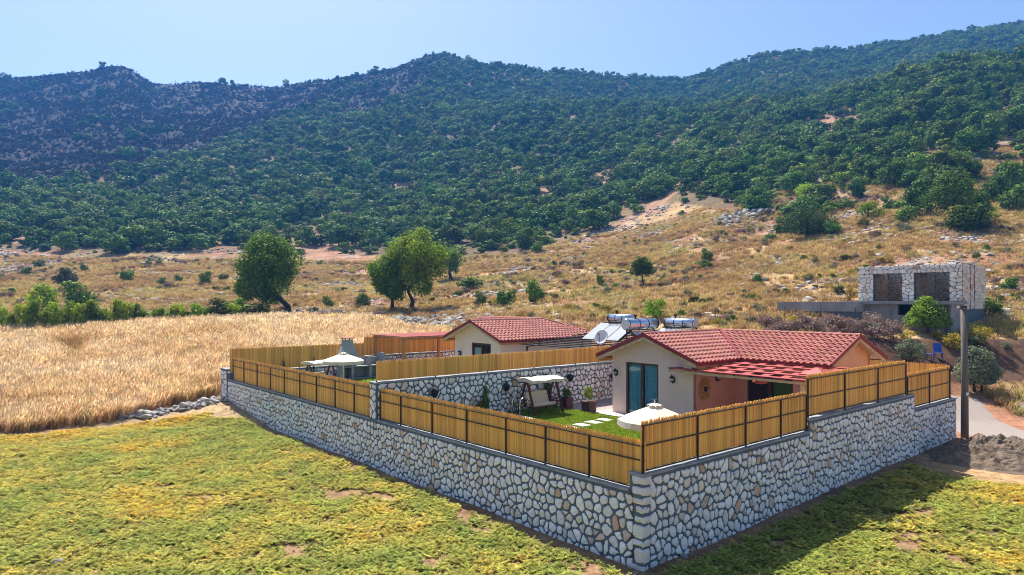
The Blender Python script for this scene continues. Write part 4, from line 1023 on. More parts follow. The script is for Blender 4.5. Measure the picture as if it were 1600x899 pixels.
# ------------------------------------------------------------------ vegetation library
def leaf_quads(P, N, size, rng, asp=0.6, var=0.4, jit=0.5):
    """one leaf-shaped quad per point; N = rough facing"""
    n = len(P); r = rng.normal(size=(n, 3)); N = N + jit * r; N /= np.linalg.norm(N, axis=1)[:, None] + 1e-9
    t = rng.normal(size=(n, 3)); t -= (t * N).sum(1)[:, None] * N; t /= np.linalg.norm(t, axis=1)[:, None] + 1e-9
    b = np.cross(N, t); s = size * (1 + var * rng.uniform(-1, 1, n))[:, None]
    v = np.stack([P - t * s * 0.5, P + b * s * asp * 0.5, P + t * s * 0.5, P - b * s * asp * 0.5], 1)
    return v.reshape(-1, 3)
def quads_mesh(name, v, rnd, material, extra=None):
    n = len(v) // 4; me = bpy.data.meshes.new(name)
    vv = v; 
    me.vertices.add(len(vv)); me.vertices.foreach_set('co', vv.astype(np.float32).ravel())
    me.loops.add(4 * n); me.loops.foreach_set('vertex_index', np.arange(4 * n, dtype=np.int32))
    me.polygons.add(n); me.polygons.foreach_set('loop_start', np.arange(0, 4 * n, 4, dtype=np.int32)); me.polygons.foreach_set('loop_total', np.full(n, 4, np.int32))
    me.update(calc_edges=True); me.validate()
    a = me.attributes.new('rnd', 'FLOAT', 'POINT'); a.data.foreach_set('value', np.repeat(rnd, 4).astype(np.float32))
    me.materials.append(M[material]); return me
def crown_points(lobes, n, rng, shell=0.55):
    """points spread through lobes (cx,cy,cz,rx,ry,rz), denser near each lobe's skin"""
    vol = np.array([l[3] * l[4] * l[5] for l in lobes]) ** (2 / 3); k = rng.choice(len(lobes), n, p=vol / vol.sum())
    L = np.array(lobes)[k]; d = rng.normal(size=(n, 3)); d /= np.linalg.norm(d, axis=1)[:, None]
    r = 1 - shell * rng.random(n) ** 1.6; r *= 1 + 0.10 * rng.normal(size=n)
    P = L[:, :3] + d * L[:, 3:] * r[:, None]
    return P, d
def crown_mesh(name, lobes, n, size, material, seed, zmin=0.02, asp=0.6):
    rng = np.random.default_rng(seed); P, d = crown_points(lobes, n, rng)
    keep = P[:, 2] > zmin; P, d = P[keep], d[keep]
    tone = rng.uniform(0, 1, len(P)) * 0.75 + 0.25 * vnoise(P[:, 0] * 2 + 9, P[:, 2] * 2 + P[:, 1], seed)
    return quads_mesh(name, leaf_quads(P, d + np.array([0, 0, 0.35]), size, rng, asp), tone, material)
def lobe_set(rng, H, R, z0, n, squash=0.8, core=True):
    L = []
    cz = z0 + (H - z0) * 0.5
    if core: L.append((0, 0, cz, R * 0.72, R * 0.72, (H - z0) * 0.46))
    for i in range(n):
        t = rng.uniform(0, 2 * math.pi); h = rng.uniform(0.1, 0.95); e = math.sqrt(max(0.05, 1 - (2 * h - 1) ** 2 * 0.9))
        rr = R * e * rng.uniform(0.5, 0.78); s = R * rng.uniform(0.26, 0.44)
        L.append((math.cos(t) * rr, math.sin(t) * rr, z0 + (H - z0) * h * 0.9, s, s, s * squash))
    return L
def trunk_mb(rng, H, r, lean=(0, 0), limbs=4, spread=1.0, z_split=0.35):
    m = MB(); n = 6; pts = []; 
    top = Vector((lean[0], lean[1], H * 0.75))
    for i in range(n + 1):
        t = i / n; k = t * t * (3 - 2 * t)
        pts.append((lean[0] * k + rng.uniform(-.04, .04) * H * .2, lean[1] * k, H * 0.75 * t))
    m.tube(pts, [r * (1.45 if i == 0 else 1.0) * (1 - 0.62 * i / n) for i in range(n + 1)], 9)
    for i in range(limbs):
        a = 2 * math.pi * (i + rng.uniform(-.3, .3)) / limbs; k = rng.uniform(z_split, 0.62); ii = int(k / 0.75 * n) if k < .75 else n - 1
        ii = min(max(ii, 1), n - 1); s = Vector(pts[ii]); e = s + Vector((math.cos(a) * spread * rng.uniform(.7, 1), math.sin(a) * spread * rng.uniform(.7, 1), H * rng.uniform(.18, .34)))
        mid = (s + e) / 2 + Vector((0, 0, -H * .03)); m.tube([s, mid, e], [r * .5, r * .33, r * .12], 6)
    return m

# shared meshes for the hillside
def forest_variants():
    crowns, trunks = [], []
    for k in range(5):
        rg = random.Random(100 + k); H = 3.0; R = [1.6, 1.45, 1.8, 1.3, 1.6][k]
        lob = lobe_set(rg, H * rg.uniform(.8, 1.1), R * rg.uniform(1.0, 1.25), 0.0, 7 + k, core=(k % 2 == 0))
        crowns.append(crown_mesh('forest_crown_shape', lob, 1000, 0.34, 'leaf_forest', 100 + k))
        trunks.append(None)
    return crowns
FOREST = forest_variants()
def near_variants(n, leafm, cnt, size, H=3.0, R=1.6, z0=0.12, seed=200, lob=11, trunk=True):
    out = []
    for k in range(n):
        rg = random.Random(seed + k); l = lobe_set(rg, H * rg.uniform(.92, 1.05), R * rg.uniform(.85, 1.12), z0, lob)
        c = crown_mesh('crown', l, cnt, size, leafm, seed + k)
        tm = None
        if trunk:
            tb = trunk_mb(rg, H, 0.085 * H / 3, (rg.uniform(-.2, .2), rg.uniform(-.2, .2)), 4, R * .6); tm = tb.mesh('trunk', True); tm.materials.append(M['bark'])
        out.append((c, tm))
    return out
HILLV = near_variants(4, 'leaf_hill', 1500, 0.27)
BUSHV = near_variants(4, 'leaf_hill', 1100, 0.17, H=1.5, R=1.0, z0=0.02, seed=240, lob=8)
BRIGHTV = near_variants(2, 'leaf_bright', 1300, 0.17, H=2.0, R=1.1, z0=0.1, seed=260)
OLIVEV = near_variants(2, 'leaf_olive', 2600, 0.14, H=3.0, R=1.5, z0=0.35, seed=270)
PURPV = near_variants(3, 'leaf_purple', 900, 0.15, H=1.5, R=1.1, z0=0.02, seed=280, trunk=True)
YELV = near_variants(2, 'leaf_yellow', 900, 0.14, H=1.4, R=1.0, z0=0.02, seed=290)
VINEV = near_variants(3, 'leaf_vine', 1200, 0.20, H=2.0, R=1.0, z0=0.05, seed=300)
RUSTV = near_variants(2, 'leaf_rust', 1200, 0.20, H=2.0, R=1.1, z0=0.05, seed=310)
def plant(name, label, cat, var, x, y, h, wdt=None, group=None, base_h=3.0, z=None, rz=None, sink=0.05):
    c, tm = var; s = h / base_h; sx = s if wdt is None else wdt / (2 * 1.6 if base_h == 3.0 else 2.2)
    z = gz(x, y) - sink if z is None else z
    t = thing(name, label, cat, (x, y, z), random.uniform(0, 6.28) if rz is None else rz, group)
    if tm: link('trunk', tm, t, sc=(sx, sx, s))
    link('crown', c, t, sc=(sx, sx, s)); return t
def pplant(name, label, cat, var, u, v, hpx, wpx=None, group=None, base_h=3.0):
    """plant whose foot is at photo pixel (u,v) and whose height is hpx photo pixels"""
    x, y, z = hit(u, v); k = y / FPX
    return plant(name, label, cat, var, x, y, hpx * k, None if wpx is None else wpx * k, group, base_h)

# ------------------------------------------------------------------ scattering
LIB = bpy.data.collections.new('scatter_shapes')
def scatter(name, pts, rot, scl, tint, meshes, idx=None, label=None):
    """one object whose points carry instances of the given meshes"""
    me = bpy.data.meshes.new(name); n = len(pts); me.vertices.add(n); me.vertices.foreach_set('co', np.asarray(pts, np.float32).ravel())
    def at(nm, ty, data, key): a = me.attributes.new(nm, ty, 'POINT'); a.data.foreach_set(key, data)
    at('rot', 'FLOAT_VECTOR', np.asarray(rot, np.float32).ravel(), 'vector'); at('scl', 'FLOAT_VECTOR', np.asarray(scl, np.float32).ravel(), 'vector')
    at('tint', 'FLOAT', np.asarray(tint, np.float32), 'value')
    if idx is None: idx = RNG.integers(0, len(meshes), n)
    at('pick', 'INT', np.asarray(idx, np.int32), 'value')
    c = bpy.data.collections.new(name + '_shapes')
    for i, m in enumerate(meshes):
        o = bpy.data.objects.new('%s_shape_%02d' % (name, i), m); c.objects.link(o)
    ng = bpy.data.node_groups.new(name + '_scatter', 'GeometryNodeTree')
    ng.interface.new_socket('Geometry', in_out='INPUT', socket_type='NodeSocketGeometry'); ng.interface.new_socket('Geometry', in_out='OUTPUT', socket_type='NodeSocketGeometry')
    N, L = ng.nodes, ng.links
    gi, go = N.new('NodeGroupInput'), N.new('NodeGroupOutput'); ip = N.new('GeometryNodeInstanceOnPoints')
    ci = N.new('GeometryNodeCollectionInfo'); ci.inputs['Collection'].default_value = c
    ci.inputs['Separate Children'].default_value = True; ci.inputs['Reset Children'].default_value = True
    def na(nm, ty): q = N.new('GeometryNodeInputNamedAttribute'); q.data_type = ty; q.inputs['Name'].default_value = nm; return q.outputs['Attribute']
    L.new(gi.outputs[0], ip.inputs['Points']); L.new(ci.outputs[0], ip.inputs['Instance']); ip.inputs['Pick Instance'].default_value = True
    L.new(na('pick', 'INT'), ip.inputs['Instance Index']); L.new(na('rot', 'FLOAT_VECTOR'), ip.inputs['Rotation']); L.new(na('scl', 'FLOAT_VECTOR'), ip.inputs['Scale'])
    L.new(ip.outputs[0], go.inputs[0])
    o = link(name, me); md = o.modifiers.new('scatter', 'NODES'); md.node_group = ng
    tag(o, label, None, None, 'stuff'); return o

def sector_points(n, y0, y1, s0=-0.9, s1=0.92, rng=RNG):
    """uniform random points on the ground between two distances, within a fan of sight lines"""
    y = np.sqrt(rng.uniform(y0 ** 2, y1 ** 2, n)); x = rng.uniform(s0, s1, n) * (y + 6); return x, y
def thin(x, y, dmin, order=None):
    """greedy minimum spacing"""
    cell = {}; keep = []
    for i in (range(len(x)) if order is None else order):
        d = dmin[i]; cx, cyy = int(x[i] // 6), int(y[i] // 6); ok = True
        for dx in (-1, 0, 1):
            for dy in (-1, 0, 1):
                for j in cell.get((cx + dx, cyy + dy), ()):
                    if (x[i] - x[j]) ** 2 + (y[i] - y[j]) ** 2 < d * d: ok = False; break
                if not ok: break
            if not ok: break
        if ok: keep.append(i); cell.setdefault((cx, cyy), []).append(i)
    return np.array(keep)

def forest_label(u, v):
    if u < 250: return 'dark evergreen tree in the lowest forest edge above the field hedge, far left'
    if u < 480: return 'dark evergreen tree in the forest edge directly behind the leaning dark tree'
    if u < 600: return 'dark evergreen tree around the stony clearing between leaning tree and bright pair'
    if u < 760: return 'dark evergreen tree in the forest edge directly behind the bright tree pair'
    if u < 1060: return 'dark evergreen tree in the forest edge left of the bare gully'
    if u < 1220: return 'evergreen tree on the right slope just right of the bare gully'
    if u < 1400: return 'evergreen tree on the right slope above the broad dark evergreen'
    return 'evergreen tree on the right slope above or beside the big round dark shrub'
def forest():
    x, y = sector_points(170000, 62, 640)
    z = height(x, y); u, v, fo, bare, gully, burnt, n1, n2 = zones(x, y, z)
    vb = np.interp(u, VBU, VBV)
    dens = np.where(fo > 0, 1.0, 0.0) * (1 - 0.88 * bare - gully * (1 - 0.88 * bare)) * (~burnt)
    edge = smooth01((vb - v) / 28)                                  # thins out towards its lower edge
    dens = dens * (0.25 + 0.75 * edge)
    lowr = smooth01((u - 1120) / 120) * smooth01((v - np.interp(u, [1120, 1300, 1450, 1600], [292, 258, 218, 196])) / 36)
    dens = dens * (1 - lowr * (0.93 - 0.38 * smooth01((n1 - 0.45) * 8)))
    greenonburnt = burnt & (fbm(x / 25, y / 25, 91) > 0.64)
    dens = np.where(greenonburnt, 0.12, dens)
    dens = dens * (1 - 0.75 * smooth01((fbm(x / 11, y / 11, 95) - 0.60) * 12))
    keep = RNG.random(len(x)) < dens
    x, y, z, u, v = x[keep], y[keep], z[keep], u[keep], v[keep]
    dm = np.interp(y, [80, 200, 400, 640], [2.6, 2.6, 2.9, 3.2]) * RNG.uniform(0.6, 1.4, len(x))
    k = thin(x, y, dm); x, y, z, u, v = x[k], y[k], z[k], u[k], v[k]
    n = len(x)
    h = (RNG.gamma(2.4, 0.42, n) + .18).clip(.28, 2.4) * np.interp(y, [80, 200, 640], [0.9, 1.0, 1.0]) * (1 + 0.25 * (fbm(x / 30, y / 30, 55) - .5)); wd = h ** .8 * RNG.uniform(0.8, 1.4, n); h = h * 0.86
    tint = np.clip(fbm(x / 22, y / 22, 61) * 1.3 - 0.30 + 0.30 * smooth01((u - 900) / 500) + RNG.normal(0, 0.22, n), 0, 1)
    infr = (u > -5) & (u < 1605) & (v < 470)
    rank = np.where(infr, h / y, 0); order = np.argsort(-rank); big = order[:215]; rest = order[215:]
    for i in big:
        vv = HILLV[int(RNG.integers(0, len(HILLV)))]
        right = u[i] > 1080
        t = plant('evergreen_tree', forest_label(float(u[i]), float(v[i])), 'tree', vv, float(x[i]), float(y[i]), 3.0 * float(h[i]), None, 'evergreen trees at the forest edge', z=float(z[i]) - 0.15)
        t.scale = (float(wd[i] / h[i]),) * 2 + (1,)
    r = rest; rot = np.stack([RNG.normal(0, .06, len(r)), RNG.normal(0, .06, len(r)), RNG.uniform(0, 6.28, len(r))], 1)
    scatter('forest', np.stack([x[r], y[r], z[r] - .15], 1), rot, np.stack([wd[r], wd[r], h[r]], 1), tint[r], FOREST, label='dense dark green forest covering the mountain')
    return n
NF = forest()
def burnt_forest():
    ms = []
    for k in range(4):
        rg = random.Random(500 + k); m = MB(); H = 3.6
        m.tube([(0, 0, 0), (rg.uniform(-.2, .2), 0, H * .5), (rg.uniform(-.3, .3), rg.uniform(-.2, .2), H)], [.12, .08, .02], 5)
        for i in range(7):
            a = rg.uniform(0, 6.28); z0 = H * rg.uniform(.25, .8); l = rg.uniform(.5, 1.1)
            m.tube([(0, 0, z0), (math.cos(a) * l, math.sin(a) * l, z0 + l * .8)], [.05, .012], 4)
        me = m.mesh('burnt_tree'); me.materials.append(M['burnt']); ms.append(me)
    for k in range(3):
        rg = random.Random(540 + k); ms.append(crown_mesh('burnt_scrub', lobe_set(rg, 2.2, 1.5, .05, 8), 320, .34, 'leaf_burnt', 540 + k))
    x, y = sector_points(90000, 230, 640, -0.9, -0.02); z = height(x, y); u, v, fo, bare, gully, burnt, n1, n2 = zones(x, y, z)
    k = burnt & (RNG.random(len(x)) < 0.30 + 0.6 * smooth01((fbm(x / 14, y / 14, 92) - .36) * 6)); x, y, z = x[k], y[k], z[k]; n = len(x)
    h = RNG.uniform(.16, .30, n) + RNG.gamma(1.5, .14, n); pk = RNG.choice(7, n, p=[.06, .06, .06, .06, .26, .25, .25]); wd = np.where(pk < 4, h * 2.0, h * 1.25)
    scatter('burnt_wood', np.stack([x, y, z - .1], 1), np.stack([RNG.normal(0, .1, n), RNG.normal(0, .1, n), RNG.uniform(0, 6.28, n)], 1), np.stack([wd, wd, h], 1), RNG.random(n), ms, pk, label='charred scrub and trunks on the burnt mountainside')
burnt_forest()

# ------------------------------------------------------------------ field crops and grasses
def blade_clump(name, n, h, spread, wd, material, seed, lean=0.35, ears=False):
    rng = np.random.default_rng(seed); vs = []; rn = []
    for i in range(n):
        a = rng.uniform(0, 6.28); r = spread * math.sqrt(rng.random()); bx, by = math.cos(a) * r, math.sin(a) * r
        d = rng.uniform(0, 6.28); hh = h * rng.uniform(.65, 1.1); l = lean * rng.uniform(.2, 1.2) * hh; px, py = -math.sin(d) * wd, math.cos(d) * wd
        p0 = np.array([bx, by, 0]); p1 = p0 + [math.cos(d) * l * .3, math.sin(d) * l * .3, hh * .6]; p2 = p0 + [math.cos(d) * l, math.sin(d) * l, hh]
        w0 = np.array([px, py, 0]); t = rng.random()
        vs += [p0 - w0, p0 + w0, p1 + w0, p1 - w0]; rn.append(t * .7)
        k = 1.6 if ears else 0.4
        vs += [p1 - w0 * (1 if not ears else .8), p1 + w0 * (1 if not ears else .8), p2 + w0 * k, p2 - w0 * k]; rn.append(min(1, t * .8 + .3))
    return quads_mesh(name, np.array(vs), np.array(rn), material)
WHEATM = [blade_clump('wheat_clump', 16, 0.85, 0.20, 0.010, 'wheat', 600 + k, 0.45, True) for k in range(4)]
DRYM = [blade_clump('dry_grass_tuft', 18, 0.42, 0.22, 0.011, 'drygrass', 620 + k, 0.7) for k in range(3)]
LAWNM = [blade_clump('lawn_tuft', 14, 0.07, 0.10, 0.006, 'lawnblade', 640 + k, 0.6) for k in range(2)]
def crop_mesh(seed):
    """low feathery pulse plant: arching stems carrying many small leaflets"""
    rng = np.random.default_rng(seed); vs = []; rn = []
    for s in range(9):
        a = rng.uniform(0, 6.28); L = rng.uniform(.18, .32); up = rng.uniform(.55, 1.15)
        d = np.array([math.cos(a), math.sin(a), 0]); pr = np.array([-d[1], d[0], 0]); tone = rng.random()
        for q in np.linspace(.15, 1, 8):
            p = d * L * q + np.array([0, 0, L * up * (q - .35 * q * q)])
            for sd in (-1, 1):
                e = p + (pr * sd * rng.uniform(.04, .075) + d * .03 + [0, 0, rng.uniform(-.01, .035)]); wv = d * rng.uniform(.014, .022) + np.array([0, 0, rng.uniform(-.006, .006)])
                vs += [p - wv * .4, p + wv * .4, e + wv, e - wv]; rn.append(np.clip(tone * .6 + .4 * q * rng.random() + .1, 0, 1))
    return quads_mesh('crop_plant', np.array(vs), np.array(rn), 'crop')
CROPM = [crop_mesh(660 + k) for k in range(5)]

WFU = np.array([-700, 0, 40, 100, 160, 230, 300, 352]); WFV = np.array([700, 676, 676, 668, 661, 643, 628, 617])     # front edge of the wheat
CRV = np.array([704, 680, 680, 672, 668, 658, 646, 640])     # back edge of the crop
def in_compound(x, y, m=0.0):
    a = (x - C0[0]) * D2[0] + (y - C0[1]) * D2[1]; b = (x - C0[0]) * D1[0] + (y - C0[1]) * D1[1]
    return (a > -m) & (a < 24.4 + m) & (b > -m) & (b < 34.6 + m), a, b
def wheat():
    n = 120000; y = RNG.uniform(30, 77, n); x = RNG.uniform(-72, 4, n)
    z = height(x, y); u = 800 + FPX * x / y; v = HV + FPX * (HC - z) / y
    ins, a, b = in_compound(x, y, 0.0)
    back = np.interp(u, [-900, 0, 120, 240, 340, 480, 560, 605, 640], [524, 521, 516, 508, 504, 500, 501, 507, 520])
    ok = (v < np.interp(u, WFU, WFV) + (fbm(x / 2, y / 2, 4) - .5) * 12) & (v > back) & (~ins) & (u < 700) & (u > -260) & ((b > 34.0) | (a < 0)) & ~((u > 340) & (v > 600))
    dn = 0.62 + 0.5 * (fbm(x / 5, y / 5, 14) - .3); ok &= RNG.random(n) < dn
    x, y, z, u, v = x[ok], y[ok], z[ok], u[ok], v[ok]; n = len(x)
    patch = fbm(x / 4.5, y / 4.5, 15)
    sw = fbm(x / 7 + .6 * fbm(x / 3, y / 3, 24), y / 2.2, 25)
    edge = np.exp(-np.clip(np.interp(u, WFU, WFV) - v, 0, 200) / 14.0)
    tint = np.clip(-0.32 + 1.0 * patch + 1.0 * sw - .22 * edge + RNG.normal(0, .13, n), 0, 1)
    dk = np.exp(-(((u - 115 - (v - 553) * .5) / 30) ** 2 + ((v - 550) / 18) ** 2)) * (0.4 + 1.1 * fbm(x / 1.7, y / 1.7, 19)); tint -= dk * .7                 # browner hollow
    tint = np.clip(tint, 0, 1)
    h = RNG.uniform(.75, 1.15, n) * (0.85 + .35 * patch) * (1 - .35 * dk)
    wx = 0.35 + .3 * (fbm(x / 6, y / 6, 16) - .5); rot = np.stack([RNG.normal(0, .12, n), wx * .7 + RNG.normal(0, .12, n), RNG.uniform(-.6, .6, n)], 1)
    scatter('wheat', np.stack([x, y, z - .02], 1), rot, np.stack([h * 1.15, h * 1.15, h], 1), tint, WHEATM, label='ripe golden wheat field')
wheat()
def crop():
    n = 125000; y = RNG.uniform(9.5, 47, n); x = RNG.uniform(-36, 24, n)
    z = height(x, y); u = 800 + FPX * x / y; v = HV + FPX * (HC - z) / y
    ins, a, b = in_compound(x, y, 0.15)
    wf = np.interp(u, WFU, CRV); ok = (~ins) & (u > -160) & (u < 1780) & (v < 1010) & ((v > wf + 3) | (u > 352)) & (a < 21)
    strip = (a < 0) & (a > -0.35 - .5 * fbm(b / 1.2, a, 5)) & (b > -.3); strip |= (b < 0) & (b > -0.55) & (a > -.3)
    md = ((x - 20.8) / 4.2) ** 2 + ((y - 28.2) / 3.4) ** 2 < 1.0
    ok &= ~strip & ~md & ~((u > 330) & (u < 400) & (v < 655)) & (x < 21.5)
    bare = fbm(x / .75, y / .75, 71) * .62 + fbm(x / 5, y / 5, 72) * .38
    sparse = np.where(b < 0, 0.06, 0.0) * (a > 0)
    ok &= RNG.random(n) < np.clip((0.72 + sparse * -1 - bare) * 6, 0.06, 1)
    x, y, z, u, v, a, b = [q[ok] for q in (x, y, z, u, v, a, b)]; n = len(x)
    tint = 0.30 + 1.15 * (fbm(x / 6, y / 4, 73) - .5) + 1.1 * (fbm(x / 1.5, y / 1.5, 74) - .5) + RNG.normal(0, .15, n)
    tint += 0.42 * np.exp(-((v - wf_at(u)) / 26) ** 2) * (u < 300) + np.where((b < 0) & (a > 3), 0.12, 0)
    tint = np.clip(tint - .05, 0, 1); h = RNG.uniform(.42, .82, n)
    rot = np.stack([RNG.normal(0, .12, n), RNG.normal(0, .12, n), RNG.uniform(0, 6.28, n)], 1)
    scatter('pulse_crop', np.stack([x, y, z], 1), rot, np.stack([h, h, h * RNG.uniform(.8, 1.2, n)], 1), tint, CROPM, label='low yellow-green pulse crop in the foreground field')
def wf_at(u): return np.interp(u, WFU, CRV)
crop()
def dry_grass():
    n = 110000; x, y = sector_points(n, 36, 150, -.86, .92); z = height(x, y); u, v, fo, bare, gully, burnt, n1, n2 = zones(x, y, z)
    ins, a, b = in_compound(x, y, 0.3); wheatz = (x < 3) & (y < 72) & (u < 640)
    ru = (a > RU_A0 - 4) & (a < RU_A0 + 5.7) & (b > RU_B0 - .4) & (b < RU_B0 + 8.6)
    g = fbm(x / 6, y / 6, 82)
    opn = (u > 1150) & (v > np.interp(u, [1120, 1300, 1450, 1600], [305, 275, 235, 212]))
    ok = (~ins) & (~wheatz) & ((fo < .5) | opn) & (~gully) & (~ru) & (RNG.random(n) < np.clip((g - .27) * 3.2, 0.06, .95)) & ~((x > 21) & (y < 47.5) & (x < 28.5))
    ok &= ~((x > 15) & (y > 42) & (y < 45.8) & (a > 24))
    x, y, z, u, v = x[ok], y[ok], z[ok], u[ok], v[ok]; n = len(x)
    t = np.clip(.15 + 1.1 * (fbm(x / 9, y / 9, 83) - .2) + RNG.normal(0, .16, n), 0, 1); h = RNG.uniform(.6, 1.35, n) * np.where(y > 90, 1.15, 1)
    scatter('dry_grass', np.stack([x, y, z - .02], 1), np.stack([RNG.normal(0, .15, n), RNG.normal(0, .15, n), RNG.uniform(0, 6.28, n)], 1), np.stack([h * 1.3, h * 1.3, h], 1), t, DRYM, label='dry golden grass on the stony slope')
dry_grass()
def scrub():
    n = 14000; x, y = sector_points(n, 50, 150, -.86, .92); z = height(x, y); u, v, fo, bare, gully, burnt, n1, n2 = zones(x, y, z)
    ins, a, b = in_compound(x, y, .5); wheatz = (x < 3) & (y < 74) & (u < 640); g = fbm(x / 8, y / 8, 84)
    ru = (a > RU_A0 - 4.6) & (a < RU_A0 + 6) & (b > RU_B0 - .8) & (b < RU_B0 + 15)
    ok = (~ins) & (~wheatz) & (~ru) & ((fo < .5) | bare | ((u > 1150) & (v > 240))) & (RNG.random(n) < np.clip((g - .42) * 2.2, .02, .6)); x, y, z = x[ok], y[ok], z[ok]; n = len(x)
    s = RNG.gamma(3, .075, n) + .12; ms = [OLIVEV[0][0], PURPV[0][0], YELV[0][0], BUSHV[0][0], OLIVEV[1][0], RUSTV[0][0]]; f = np.array([.5, 1, 1, 1, .5, .75])
    pk = RNG.choice(6, n, p=[.22, .26, .16, .12, .12, .12]); s = s * f[pk]
    scatter('low_scrub', np.stack([x, y, z - .03], 1), np.stack([np.zeros(n), np.zeros(n), RNG.uniform(0, 6.28, n)], 1), np.stack([s * 1.3, s * 1.3, s], 1), RNG.random(n), ms, pk, label='low thorny scrub dotted over the dry slope')
scrub()
def lawn_blades():
    pts = []
    for (a0, a1, b0, b1, n) in ((0.5, 10, 0.5, 14, 26000), (0.5, 9.3, 15.2, 31.5, 5000)):
        a = RNG.uniform(a0, a1, n); b = RNG.uniform(b0, b1, n)
        k = ~((a > 2.2) & (a < 6.9) & (b > 11.6) & (b < 14)) if b0 < 10 else np.ones(n, bool)
        for sa, sb in ((6.55, 9.2), (7.4, 9.3), (8.25, 9.4), (9.1, 9.5)): k &= ~((abs(a - sa) < .36) & (abs(b - sb) < .43))
        p = C0[None] + a[k, None] * D2[None] + b[k, None] * D1[None]; pts.append(np.concatenate([p, np.full((len(p), 1), YARD)], 1))
    p = np.concatenate(pts); n = len(p); s = RNG.uniform(.7, 1.3, n)
    scatter('lawn_grass', p, np.stack([RNG.normal(0, .1, n), RNG.normal(0, .1, n), RNG.uniform(0, 6.28, n)], 1), np.stack([s, s, s], 1), RNG.random(n), LAWNM, label='mown green grass of the garden lawns')
lawn_blades()

# ------------------------------------------------------------------ rocks
def rock_mesh(seed, flat=.6):
    bm = bmesh.new(); bmesh.ops.create_icosphere(bm, subdivisions=2, radius=1.0); rg = random.Random(seed); off = Vector((rg.uniform(0, 99), rg.uniform(0, 99), 0))
    cuts = [(Vector((rg.gauss(0, 1), rg.gauss(0, 1), rg.gauss(0, 1))).normalized(), rg.uniform(.5, .85)) for _ in range(7)]
    for v in bm.verts:
        v.co *= 1 + .35 * (mnoise.noise(v.co * 1.2 + off))
        for n, d in cuts:
            k = v.co.dot(n)
            if k > d: v.co -= n * (k - d)
        v.co.z *= flat
    me = bpy.data.meshes.new('rock'); bm.to_mesh(me); bm.free(); me.materials.append(M['rock']); return me
ROCKM = [rock_mesh(700 + k, .55 + .1 * (k % 3)) for k in range(5)]
def rocks():
    n = 42000; x, y = sector_points(n, 52, 170, -.86, .92); z = height(x, y); u, v, fo, bare, gully, burnt, n1, n2 = zones(x, y, z)
    ins, a, b = in_compound(x, y, 1.0); cl = fbm(x / 7, y / 7, 88)
    ru = (a > RU_A0 - 4) & (a < RU_A0 + 5.7) & (b > RU_B0 - .4) & (b < RU_B0 + 8.6); wheatz = (x < 3) & (y < 72) & (u < 640)
    ok = (~ins) & (~ru) & (~wheatz) & ((fo < .5) | bare | gully | ((u > 1150) & (v > 240))) & (RNG.random(n) < (1 + .8 * (y > 95)) * np.clip((cl - .46) * 4.0 + .05, 0, 1) * np.where(gully | bare, 2.2, 1))
    x, y, z, u = x[ok], y[ok], z[ok], u[ok]; n = len(x); s = np.minimum(RNG.gamma(2.0, .095, n) + .07, .5)
    order = np.argsort(-s / y); big = [i for i in order if 0 < u[i] < 1600][:40]
    for i in big:
        t = link('boulder', ROCKM[i % 5], None, (float(x[i]), float(y[i]), float(z[i])), (RNG.normal(0, .2), RNG.normal(0, .2), RNG.uniform(0, 6)), (float(s[i]) * 1.5, float(s[i]) * 1.2, float(s[i])))
        tag(t, 'pale grey limestone boulder on the dry slope ' + ('left of the bright tree pair' if u[i] < 600 else 'behind the far bungalow roof' if u[i] < 900 else 'above the solar heaters' if u[i] < 1200 else 'left of the unfinished building' if u[i] < 1340 else 'beside or above the unfinished building'), 'boulder', 'boulders on the dry slope')
    r = np.setdiff1d(np.arange(n), big); s = s[r]
    scatter('hillside_stones', np.stack([x[r], y[r], z[r]], 1), RNG.uniform(-.3, .3, (len(r), 3)) + np.array([0, 0, 1]) * RNG.uniform(0, 6, (len(r), 1)), np.stack([s * 1.3, s * 1.1, s], 1), RNG.random(len(r)), ROCKM, label='small pale stones strewn over the dry slope')
rocks()
def rock_pile(name, label, line, width, n, smin, smax, seed):
    rng = np.random.default_rng(seed); P = []
    for i in range(n):
        t = rng.random() * (len(line) - 1); k = int(t); f = t - k
        x = line[k][0] * (1 - f) + line[k + 1][0] * f + rng.normal(0, width); y = line[k][1] * (1 - f) + line[k + 1][1] * f + rng.normal(0, width)
        s = rng.uniform(smin, smax) * (1.6 if rng.random() < .12 else 1); P.append((x, y, gz(x, y) + s * rng.uniform(0, .9), s))
    P = np.array(P); s = P[:, 3]
    scatter(name, P[:, :3], rng.uniform(-.5, .5, (n, 3)) + np.array([0, 0, 1]) * rng.uniform(0, 6, (n, 1)), np.stack([s * 1.2, s, s], 1), rng.random(n), ROCKM, label=label)
def clods():
    n = 5200; y = RNG.uniform(10, 46, n); x = RNG.uniform(-34, 22, n); z = height(x, y); u = 800 + FPX * x / y; v = HV + FPX * (HC - z) / y; ins, a, b = in_compound(x, y, .1)
    near = ((a < 0) & (a > -.9)) | ((b < 0) & (b > -.8)); ok = (~ins) & (v > np.interp(u, WFU, WFV)) & ((RNG.random(n) < .22) | near); x, y, z = x[ok], y[ok], z[ok]; n = len(x)
    s = RNG.gamma(2, .018, n) + .015; scatter('field_clods', np.stack([x, y, z], 1), RNG.uniform(-3, 3, (n, 3)), np.stack([s * 1.3, s, s], 1), RNG.random(n), ROCKM, label='small stones and clods lying in the field')
clods()
pl = lambda *uv: [hit(u, v)[:2] for u, v in uv]
rock_pile('field_stones', 'line of cleared stones between the wheat and the crop', pl((196, 652), (240, 648), (300, 637), (338, 628)), .28, 330, .06, .20, 1)
rock_pile('stone_heap', 'heap of cleared stones under the two bright trees', pl((450, 490), (520, 490), (600, 497), (680, 505)), 1.0, 330, .09, .24, 2)
